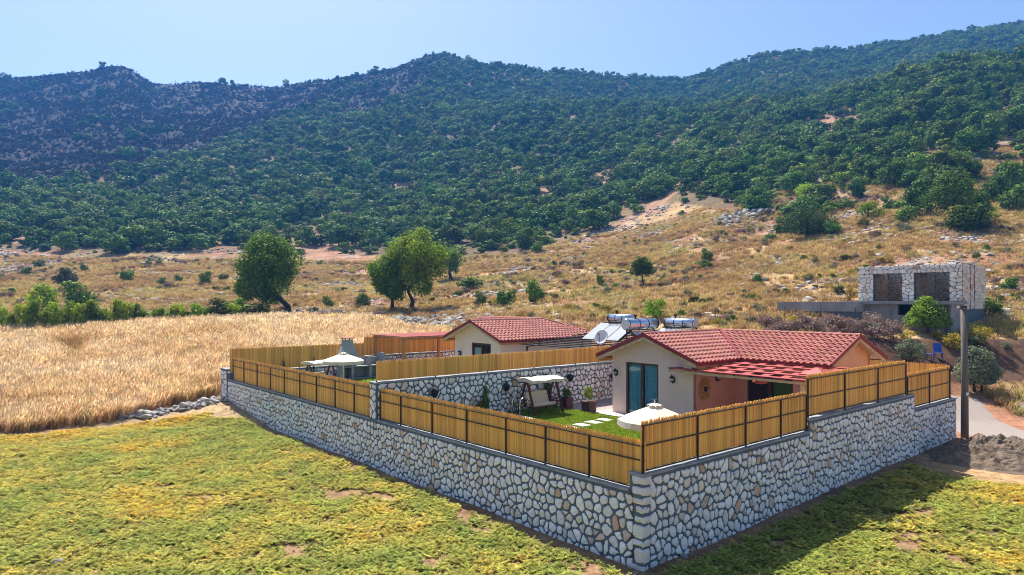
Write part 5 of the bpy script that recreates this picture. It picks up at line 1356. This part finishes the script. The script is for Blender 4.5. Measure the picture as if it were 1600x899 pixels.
rock_pile('stone_scatter', 'grey stone bank behind the far bungalow', pl((640, 504), (690, 498), (720, 500)), .7, 140, .1, .24, 3)
rock_pile('outcrop', 'pale rock outcrop on the slope right of the gully', pl((1120, 350), (1160, 338), (1210, 330)), 1.6, 320, .15, .5, 4)

# ------------------------------------------------------------------ named trees and shrubs
def big_tree(label, u, v, top_v, lobes_px, leafm, seed, trunk_path, n=9000, leaf=.26, r=.3, depth=None):
    """lobes_px: (u, v, radius px) blobs of the crown as seen, given real size and depth at the tree's own distance"""
    x, y, z = hit(u, v); k = y / FPX; rg = random.Random(seed); rng = np.random.default_rng(seed)
    t = thing('tree', label, 'tree', (x, y, z - .1)); L = []
    for (lu, lv, lr) in lobes_px:
        cx, cz, rr = (lu - u) * k, (v - lv) * k, lr * k
        L.append((cx, rg.uniform(-.3, .3) * rr, cz, rr, rr, rr * .92))
        for j in range(5):
            d = Vector((rg.gauss(0, 1), rg.gauss(0, 1), rg.gauss(0, .8))).normalized(); L.append((cx + d.x * rr * .72, d.y * rr * .8, cz + d.z * rr * .72, rr * .48, rr * .48, rr * .42))
    c = crown_mesh('crown', L, int(n * 1.6), leaf, leafm, seed, zmin=.6); link('crown', c, t)
    m = MB()
    for path, r0 in trunk_path:
        pts = [((pu - u) * k, rg.uniform(-.08, .08), (v - pv) * k) for pu, pv in path]; q = len(pts)
        m.tube(pts, [r0 * k * (1.3 if i == 0 else 1) * (1 - .7 * i / (q - 1)) for i in range(q)], 9)
        e = Vector(pts[-1]); s = Vector(pts[-2])
        for j in range(6):
            a = rg.uniform(0, 6.28); f = s.lerp(e, rg.uniform(.1, 1)); m.tube([f, f + Vector((math.cos(a) * 1.0, math.sin(a) * 1.0, rg.uniform(.5, 1.4)))], [r0 * k * .35, r0 * k * .08], 6)
    m.build('trunk', 'bark', t, smooth=True)
    return t
big_tree('large dark-green leaning tree left of the two bright trees, above the wheat', 448, 489, 362,
         [(420, 400, 34), (395, 410, 26), (448, 405, 26), (400, 440, 30), (430, 440, 28), (385, 452, 18), (412, 378, 20), (440, 385, 18), (418, 462, 16)], 'leaf_dark', 801,
         [([(450, 489), (450, 478), (440, 468), (428, 455), (420, 430), (415, 405)], 5.0), ([(436, 466), (405, 462), (392, 440)], 2.6)], n=13000)
big_tree('tall bright-green tree, the larger of the pair behind the far yard', 641, 485, 358,
         [(655, 395, 36), (640, 420, 30), (668, 415, 28), (650, 375, 22), (625, 390, 22), (655, 445, 20), (682, 400, 18)], 'leaf_bright', 802,
         [([(641, 485), (645, 470), (638, 455), (642, 435), (650, 405)], 3.6), ([(640, 450), (660, 425)], 2)], n=12000)
big_tree('smaller bright-green tree leaning against the tall one on its left', 613, 485, 395,
         [(600, 420, 24), (612, 440, 22), (598, 442, 16), (620, 455, 16), (590, 428, 12)], 'leaf_bright', 803, [([(613, 485), (613, 468), (607, 450), (603, 425)], 2.6)], n=7000)
big_tree('slender dark-trunked tree half hidden behind the tall bright tree on its right', 705, 438, 385,
         [(700, 400, 20), (712, 405, 14), (690, 408, 12), (708, 418, 10)], 'leaf_dark', 804, [([(706, 440), (702, 425), (704, 408), (700, 395)], 2.6)], n=3200)
big_tree('lone small tree on the dry slope above the solar heaters', 1006, 448, 398, [(1002, 415, 17), (992, 420, 11), (1013, 420, 11), (1000, 408, 11)], 'leaf_dark', 805, [([(1006, 450), (1004, 435), (1002, 415)], 1.3)], n=2600, leaf=.2)
big_tree('grey-green small tree on the dry strip at far left', 103, 455, 415, [(102, 432, 14), (92, 436, 9), (112, 434, 9), (102, 424, 8)], 'leaf_olive', 806, [([(103, 456), (103, 442), (101, 430)], 1.8)], n=1800, leaf=.25)
big_tree('bright-green fig-like tree in front of the unfinished stone building', 1450, 522, 462, [(1450, 490, 24), (1432, 500, 16), (1468, 500, 16), (1448, 472, 12), (1455, 508, 18)], 'leaf_fig', 807, [([(1450, 524), (1450, 508), (1452, 490)], 1.6)], n=4200, leaf=.17)
big_tree('grey-green olive tree standing right of the utility pole', 1523, 612, 535, [(1528, 566, 24), (1508, 580, 18), (1545, 582, 18), (1530, 590, 18), (1518, 550, 12)], 'leaf_olive', 808, [([(1523, 613), (1521, 600), (1527, 575)], 2.4), ([(1533, 612), (1534, 598), (1540, 580)], 1.8)], n=6000, leaf=.13)
big_tree('big round dark shrub on the right slope above the unfinished building', 1495, 352, 250, [(1490, 300, 30), (1465, 312, 24), (1515, 318, 24), (1478, 280, 16), (1500, 335, 18)], 'leaf_hill', 809, [([(1495, 352), (1492, 330), (1490, 300)], 3)], n=6500, leaf=.24)
big_tree('broad dark evergreen below the rocky patch on the right slope', 1262, 372, 312, [(1262, 342, 26), (1238, 350, 20), (1288, 350, 20), (1262, 358, 20)], 'leaf_hill', 810, [([(1262, 372), (1262, 345)], 3)], n=5200, leaf=.24)
SH = [  # u, v(foot), height px, width px, variants, base height, label, name
 (512, 482, 20, 26, BUSHV, 1.5, 'round dark bush between the leaning tree and the bright pair, left one'), (565, 482, 24, 32, BUSHV, 1.5, 'round dark bush nearest the bright tree pair on its left'),
 (752, 477, 22, 28, BUSHV, 1.5, 'round dark bush behind the far roof, leftmost of three'), (792, 481, 32, 40, BUSHV, 1.5, 'broad bush behind the far roof, middle of three'), (836, 473, 34, 40, BUSHV, 1.5, 'tallest bush behind the far roof, right of three'),
 (1105, 410, 22, 24, BUSHV, 1.5, 'round bush alone on the dry slope above the near bungalow'), (938, 446, 18, 18, BUSHV, 1.5, 'small dark bush left of the lone slope tree'), (1183, 443, 16, 22, BUSHV, 1.5, 'small bush left of the unfinished building on the slope'),
 (1025, 500, 34, 40, BRIGHTV, 2.0, 'bright green bush behind the solar tanks'), (1545, 492, 28, 50, BUSHV, 1.5, 'dark bush against the right side of the unfinished building'),
 (1425, 570, 42, 60, OLIVEV, 3.0, 'grey-green olive bush behind the back fence'), (1488, 548, 26, 34, YELV, 1.4, 'yellowing bush behind the utility pole'), (1530, 535, 30, 50, YELV, 1.4, 'yellow weed bush right of the utility pole'),
 (1330, 470, 22, 26, YELV, 1.4, 'yellow bush at the left corner of the unfinished building'), (1350, 356, 14, 24, BUSHV, 1.5, 'low clipped-looking bush on the right slope, left of the big shrub'), (1418, 350, 30, 44, BUSHV, 1.5, 'round bush on the right slope beside the big dark shrub'),
 (1500, 362, 40, 70, BUSHV, 1.5, 'wide low bush in front of the big dark shrub'), (1388, 330, 22, 26, BUSHV, 1.5, 'light round bush on the right slope above the boulders'), (1180, 330, 26, 54, BUSHV, 1.5, 'wide bush at the left end of the rocky outcrop'),
 (60, 490, 48, 56, VINEV, 2.0, 'dark round shrub left of the field hedge'), (120, 480, 40, 70, BUSHV, 1.5, 'wide dark shrub behind the field hedge'), (62, 420, 14, 24, BUSHV, 1.5, 'round bush on the far left dry strip, upper'), (40, 432, 16, 24, BUSHV, 1.5, 'round bush on the far left dry strip, lower'),
 (200, 440, 20, 28, BUSHV, 1.5, 'bush on the dry strip above the field hedge'), (253, 446, 13, 20, BUSHV, 1.5, 'small round bush on the dry strip, left of its neighbour'), (278, 442, 12, 18, BUSHV, 1.5, 'small round bush on the dry strip, right of its neighbour'), (320, 444, 22, 30, BUSHV, 1.5, 'bush cluster on the dry strip left of the leaning tree'),
 (350, 440, 14, 20, BUSHV, 1.5, 'low bush just left of the leaning tree crown'), (132, 425, 12, 18, BUSHV, 1.5, 'small bush right of the grey-green tree at far left'),
 (350, 500, 34, 70, RUSTV, 2.0, 'yellow-green shrub at the foot of the leaning tree, left'), (400, 498, 28, 60, RUSTV, 2.0, 'yellow-green shrub at the foot of the leaning tree, right'), (735, 453, 22, 56, BUSHV, 1.5, 'low dark bush under the slender tree'), (840, 395, 18, 30, BUSHV, 1.5, 'bush at the forest corner by the gully'),
 (1585, 330, 40, 60, BUSHV, 1.5, 'dark bush at the right picture edge on the slope'),
 (1259, 312, 26, 34, BRIGHTV, 2.0, 'light green bush just above the broad dark evergreen'), (1297, 312, 28, 32, BUSHV, 1.5, 'dark bush right above the broad dark evergreen'), (1340, 312, 36, 34, HILLV, 3.0, 'narrow dark bush midway between the broad evergreen and the big shrub'),
 (1325, 276, 22, 26, BRIGHTV, 2.0, 'light round bush under the bare earth patch of the right slope'), (1357, 342, 28, 42, BRIGHTV, 2.0, 'light green spreading bush left of the big dark shrub'), (1398, 292, 44, 50, HILLV, 3.0, 'dark rounded tree standing up-slope left of the big dark shrub'),
 (1436, 338, 62, 50, HILLV, 3.0, 'tall green bush touching the left side of the big dark shrub'), (1526, 364, 46, 54, BUSHV, 1.5, 'dark mounded bush at the right foot of the big dark shrub'), (1543, 348, 28, 34, BRIGHTV, 2.0, 'light mounded bush right of the big dark shrub'),
 (1564, 312, 22, 40, BUSHV, 1.5, 'low bush on the open patch near the right picture edge, lower'), (1578, 300, 20, 36, BRIGHTV, 2.0, 'low light bush on the open patch near the right picture edge, upper'),
 (1300, 368, 22, 36, BUSHV, 1.5, 'low bush right of the broad dark evergreen foot'), (1225, 366, 34, 40, BUSHV, 1.5, 'dark bush left of the broad dark evergreen foot'), (1205, 376, 12, 24, BUSHV, 1.5, 'tiny bush below the rocky outcrop')]
for i, (u, v, hp, wp, var, bh, lab) in enumerate(SH): pplant('shrub', lab, 'shrub', var[i % len(var)], u, v, hp, wp, 'shrubs around the fields and slope', bh)
# field hedge at the back of the wheat
for i in range(32):
    u = 4 + i * 13.2 + random.uniform(-4, 4); v = float(np.interp(u, [0, 120, 240, 360, 430], [520, 515, 508, 502, 500])) + random.uniform(-3, 1)
    pplant('hedge_bush', 'bright green leafy bush in the row behind the wheat field', 'bush', VINEV[i % 3], u, v, random.uniform(30, 50) * (1 if u < 220 else .72), random.uniform(22, 34), 'row of bushes behind the wheat', 2.0)
# dry thorny thicket below the unfinished building
for i in range(25):
    u = 1195 + i * 8.6 + random.uniform(-5, 5); v = random.uniform(508, 528) + (u - 1200) * .03
    pplant('dry_thicket', 'purplish dry thorn bush in the thicket below the unfinished building', 'bush', PURPV[i % 3], u, v, random.uniform(16, 30), random.uniform(26, 40), 'dry thorn bushes below the unfinished building', 1.5)
for i in range(12):
    u = 1075 + i * 44 + random.uniform(-14, 14)
    pplant('dry_thicket', ('yellow weed clump on the bank above the near roof' if i % 4 < 2 else 'grey-green weed clump on the bank above the near roof'), 'bush', (YELV + OLIVEV)[i % 4], u, random.uniform(506, 516) + max(0, (u - 1300) * .12), random.uniform(12, 20), random.uniform(18, 34), 'weed clumps on the bank', 3.0 if i % 4 > 1 else 1.4)

# ------------------------------------------------------------------ unfinished stone building
def ruin():
    zt = 7.0
    t = cthing('unfinished_building', 'unfinished roofless stone building with two wide openings on the slope', 'building', RU_A0, RU_B0, zt)
    H, th, L, D = 2.78, .38, RU_L, RU_D
    cols = [(0, .85), (3.2, 4.05), (6.15, L)]         # solid piers along the front (local y)
    m = MB()
    for y0, y1 in cols: m.box(0, th, y0, y1, -1.5, H - .62)
    m.box(0, th, 0, L, H - .62, H); m.build('front_wall', 'mortar', t)
    m = MB(); z0, z1 = 1.25, 2.1
    seg = [(th, 1.5), (1.75, 2.5), (2.75, D)]
    for x0, x1 in seg: m.box(x0, x1, .001, th - .001, -1.5, H - .02)
    for x0, x1 in ((1.5, 1.75), (2.5, 2.75)): m.box(x0, x1, .001, th - .001, -1.5, z0 - .7); m.box(x0, x1, .001, th - .001, z1 + .1, H - .02)
    m.build('side_wall', 'mortar', t)
    MB().box(th, D, L - th, L - .001, -1.5, H - .02).build('side_wall', 'mortar', t)
    m = MB(); m.box(D - th, D - .001, th, L - th, -1.5, H - .03); m.build('back_wall', 'mortar', t)
    MB().box(th, D, 3.4, 3.7, -.2, H - .1).build('inner_wall', 'mortar', t)
    MB().box(th + .001, D - th - .001, th + .001, L - th - .001, -.2, .0).build('floor_slab', 'concrete', t)
    F = []
    for y0, y1 in cols: F.append(((0, y0, 0), (0, 1, 0), (-1, 0, 0), y1 - y0, H - .62))
    F.append(((0, 0, H - .62), (0, 1, 0), (-1, 0, 0), L, .62))
    for (x0, x1) in ((0, 1.5), (1.75, 2.5), (2.75, D)): F.append(((x0, 0, -.6), (1, 0, 0), (0, -1, 0), x1 - x0, H + .55))
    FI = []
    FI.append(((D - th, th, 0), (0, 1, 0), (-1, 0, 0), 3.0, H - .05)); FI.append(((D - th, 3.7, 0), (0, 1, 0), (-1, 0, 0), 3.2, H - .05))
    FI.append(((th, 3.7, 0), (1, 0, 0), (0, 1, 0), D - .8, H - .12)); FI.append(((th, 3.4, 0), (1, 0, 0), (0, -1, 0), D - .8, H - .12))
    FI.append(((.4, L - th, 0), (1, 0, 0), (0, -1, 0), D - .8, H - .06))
    place_stones(t, F, .34, gap=.022, proud=.04, seed=61, aspect=.8, limit=220, tone=(.92, .85, .75))
    place_stones(t, FI, .34, gap=.022, proud=.04, seed=62, aspect=.8, limit=80, tone=(.62, .49, .36))  # inner faces tinted darker brown, shade of the unlit rooms put into the colour
    MB().box(th + .003, 3.4, th + .003, L - th - .003, H - .5, H - .32).build('roof_slab', 'concrete', t)
    # concrete terrace on a walled lower floor
    p = MB(); p.box(-3.6, -.02, -.3, L + 1.0, -.22, -.02); p.build('terrace_slab', 'concrete', t)
    m = MB(); m.box(-3.2, -2.9, 3.2, L + .6, -2.6, -.22); m.box(-3.2, -.1, -.1, .2, -2.6, -.22); m.box(-3.2, -2.9, -.1, .35, -2.6, -.22); m.box(-3.2, -2.9, .35, 3.2, -2.6, -1.0); m.build('lower_wall', 'concrete', t)
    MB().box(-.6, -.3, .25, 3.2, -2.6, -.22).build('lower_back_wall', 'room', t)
    q = cthing('concrete_parapet', 'long low concrete terrace wall left of the unfinished stone building', 'wall', RU_A0 - 4.3, RU_B0 + 5.3, zt)
    MB().box(-.1, .35, .0, 6.6, -.78, -.04).build('parapet', 'concrete', q); MB().box(.0, .3, .1, 6.4, -3.0, -.78).build('support_wall', 'mortar', q)
    MB().box(.352, 3.5, 3.2, 6.5, -1.2, -.30).build('terrace_fill', 'gravel', q)
ruin()

# ------------------------------------------------------------------ utility pole, road, mound
def pole():
    x, y = W(24.45, -0.32); t = thing('utility_pole', 'weathered round utility pole at the end of the short stone wall', 'utility pole', (x, y, gz(x, y) - .3))
    MB().tube([(0, 0, 0), (0, 0, 3.5), (-.05, 0, 6.75)], [.175, .155, .135], 16).build('shaft', 'pole', t, smooth=True)
    MB().tube([(-.05, 0, 6.74), (-.05, 0, 6.80)], [.155, .14], 16).build('top_cap', 'black', t)
    MB().beam((-.05, -.1, 6.55), (-.42, -.16, 6.72), .05, .05).build('bracket', 'rust', t)
    MB().tube([(-.42, -.16, 6.68), (-.42, -.16, 6.80)], [.05, .06], 8).build('insulator', 'white', t)
    m = MB(); m.box(-.075, .075, -.215, -.195, 2.42, 2.56); m.build('number_plate', 'white', t)
pole()
def road():
    cl = [(26.4, 8), (25.2, 20), (24.7, 28), (24.7, 34), (25.2, 38), (26.4, 41)]; n = 60; pts = []
    d = np.array(cl); s = np.linspace(0, len(cl) - 1, n); xs = np.interp(s, range(len(cl)), d[:, 0]); ys = np.interp(s, range(len(cl)), d[:, 1])
    m = MB(); vs = []; K = 10
    for i in range(n):
        tx, ty = xs[min(i + 1, n - 1)] - xs[max(i - 1, 0)], ys[min(i + 1, n - 1)] - ys[max(i - 1, 0)]; l = math.hypot(tx, ty); nx, ny = ty / l, -tx / l
        for k in range(K + 1):
            q = (k / K - .5) * 2; wdt = 1.95 + (.25 * (vnoise(i * .35, k > 5, 7) - .5) if k in (0, K) else 0); x, y = xs[i] + nx * q * wdt, ys[i] + ny * q * wdt
            z = gz(x, y) + .07 - .10 * abs(q) ** 6 - .03 * math.exp(-((abs(q) - .5) / .16) ** 2); vs.append((x, y, z))
    m.add(vs, [(i * (K + 1) + k, i * (K + 1) + k + 1, (i + 1) * (K + 1) + k + 1, (i + 1) * (K + 1) + k) for i in range(n - 1) for k in range(K)])
    o = m.build('gravel_road', 'roadgravel', smooth=True); tag(o, 'pale gravel track beside the utility pole', None, None, 'structure')
road()
def heap(name, label, cx, cy_, rx, ry, h, mt, seed, rz=0.0):
    m = MB(); R_, K = 40, 84; vs = []
    for i in range(R_ + 1):
        q = i / R_
        for k in range(K):
            th = 2 * math.pi * k / K; f = 1 + .22 * (vnoise(math.cos(th) * 2 + 5, math.sin(th) * 2 + 5, seed) - .5); lx, ly = math.cos(th) * rx * q * f, math.sin(th) * ry * q * f
            x, y = lx * math.cos(rz) - ly * math.sin(rz), lx * math.sin(rz) + ly * math.cos(rz)
            g_ = gz(cx + x, cy_ + y); pr = (1 - q * q) ** 1.3
            z = g_ - .05 + h * pr * (.75 + .5 * float(fbm(np.array([(cx + x) / 1.4]), np.array([(cy_ + y) / 1.4]), seed)[0])) + (.7 * (float(fbm(np.array([x * 3.2]), np.array([y * 3.2]), seed + 3)[0]) - .5)) * min(1, 3 * (1 - q))
            vs.append((x, y, z))
    m.add(vs, [(i * K + k, i * K + (k + 1) % K, (i + 1) * K + (k + 1) % K, (i + 1) * K + k) for i in range(R_) for k in range(K)])
    o = m.build(name, mt, smooth=False); o.location = (cx, cy_, 0); tag(o, label, 'mound'); return o
heap('earth_mound', 'dark dug-up earth mound in front of the gravel track', 21.2, 28.6, 3.5, 2.1, 1.05, 'mound', 5, -.35)
heap('earth_mound', 'pale sandy heap beyond the gravel track at the right edge', 31.2, 38.2, 2.6, 1.6, .9, 'roadgravel', 9)
# blue plastic chairs behind the back fence
def blue_chair(x, y, rz, label):
    z = gz(x, y); t = thing('plastic_chair', label, 'chair', (x, y, z - .02), rz, 'blue plastic chairs behind the back fence')
    for sx in (-.22, .22):
        for sy in (-.2, .2): MB().beam((sx, sy, 0), (sx * .95, sy * .9, .43), .035, .035).build('leg', 'blue', t)
    MB().box(-.25, .25, -.24, .24, .42, .46).build('seat', 'blue', t, bevel=.012)
    MB().prism([(.2, .46), (.24, .46), (.42, 1.02), (.38, 1.02)], 'x', -.24, .24).build('backrest', 'blue', t)
x, y, z = hit(1466, 563); blue_chair(x, y, -.4, 'blue plastic chair left of the utility pole')
x, y, z = hit(1452, 564); blue_chair(x, y, 1.3, 'blue plastic chair tucked behind the olive bush')

# ------------------------------------------------------------------ planters, wall pots, garden plants
def planter(label, a, b, s=.72, var=None, hgt=.75):
    t = cthing('planter', label, 'planter', a, b, YARD, 0, 'maroon box planters')
    MB().box(-s / 2, s / 2, -s / 2, s / 2, 0, .5).build('box', 'planter', t, bevel=.02); MB().box(-s / 2 - .03, s / 2 + .03, -s / 2 - .03, s / 2 + .03, .46, .53).build('rim', 'planter', t, bevel=.01)
    c, tm = var; link('foliage', c, t, (0, 0, .5), sc=(s * .42, s * .42, hgt * .45))
planter('maroon box planter with bushy green plant on the lawn edge', 10.25, 11.55, .52, BRIGHTV[0], .85); planter('maroon box planter beside the swing', 10.25, 13.1, .46, HILLV[1], .45)
for i, (a, z, lab) in enumerate([(2.76, 2.95, 'dark wall pot on the dividing wall nearest the pier'), (6.9, 2.86, 'dark wall pot on the dividing wall just left of the swing'), (11.3, 3.0, 'dark wall pot on the dividing wall above the swing'), (14.7, 2.75, 'dark wall pot on the dividing wall beside the gable')]):
    t = cthing('wall_pot', lab, 'pot', a, 13.99, z, 0, 'pots on the dividing wall')
    MB().tube([(0, -.12, -.18), (0, -.14, -.12), (0, -.16, .08), (0, -.16, .12)], [.08, .13, .18, .17], 14).build('pot', 'black', t, smooth=True); MB().box(-.04, .04, -.02, .04, -.05, .18).build('hook', 'steel', t)
    link('foliage', BUSHV[i % 4][0], t, (0, -.16, .04), sc=(.14, .14, .09 + .05 * (i % 2)))
for i, (a, b, lab) in enumerate([(2.6, 13.5, 'yellow flowering plant at the foot of the dividing wall, left one'), (5.2, 13.75, 'yellow flowering plant at the foot of the dividing wall, right one'), (2.9, 24.9, 'yellow flowering plant in the far yard below the parasol')]):
    t = plant('flowering_plant', lab, 'plant', YELV[i % 2], *W(a, b), 1.0 if i != 1 else .75, .6, 'yellow flowering plants', 1.4, z=YARD)
for i, (a, lab) in enumerate([(5.6, 'climber on the dividing wall left of the swing'), (9.6, 'climber behind the swing on the dividing wall')]):
    plant('climbing_plant', lab, 'plant', BUSHV[i], *W(a, 13.78), 1.4 + .3 * i, .5, 'climbers on the dividing wall', 1.5, z=YARD)
for i, (a, lab) in enumerate([(5.5, 'thin climber on the far plank fence, left of the barbecue'), (3.4, 'thin climber on the far plank fence at its left end')]):
    plant('climbing_plant', lab, 'plant', BUSHV[i + 2], *W(a, 32.8), 1.7, .22, 'climbers on the far fence', 1.5, z=YARD)
# thin rusty stakes of a wire fence on the bank
for i in range(9):
    u = 1062 + i * 55; x, y, z = hit(u, 505 + max(0, (u - 1300) * .08)); t = link('fence_stake', None)
    bpy.data.objects.remove(t)
    o = MB().tube([(0, 0, -.2), (random.uniform(-.05, .05), 0, 1.25)], .03, 6).build('fence_stake', 'rust'); o.location = (x, y, z); tag(o, 'thin rusty stake of the wire fence on the bank behind the bungalows', 'stake', 'rusty fence stakes on the bank')

# ------------------------------------------------------------------ air
HAZE = True
if HAZE:
    hm = bpy.data.materials.new('blue_haze'); hm.use_nodes = True; hm.node_tree.nodes.remove(hm.node_tree.nodes['Principled BSDF'])
    pv = hm.node_tree.nodes.new('ShaderNodeVolumePrincipled'); pv.inputs['Color'].default_value = (0.08, 0.36, 1.0, 1); pv.inputs['Density'].default_value = 0.00033; pv.inputs['Anisotropy'].default_value = 0.2
    hm.node_tree.links.new(pv.outputs[0], hm.node_tree.nodes['Material Output'].inputs['Volume'])
    m = MB(); m.box(-2600, 2600, -120, 1100, -4, 345); o = m.build('haze', hm); tag(o, 'thin blue summer haze', None, None, 'stuff')
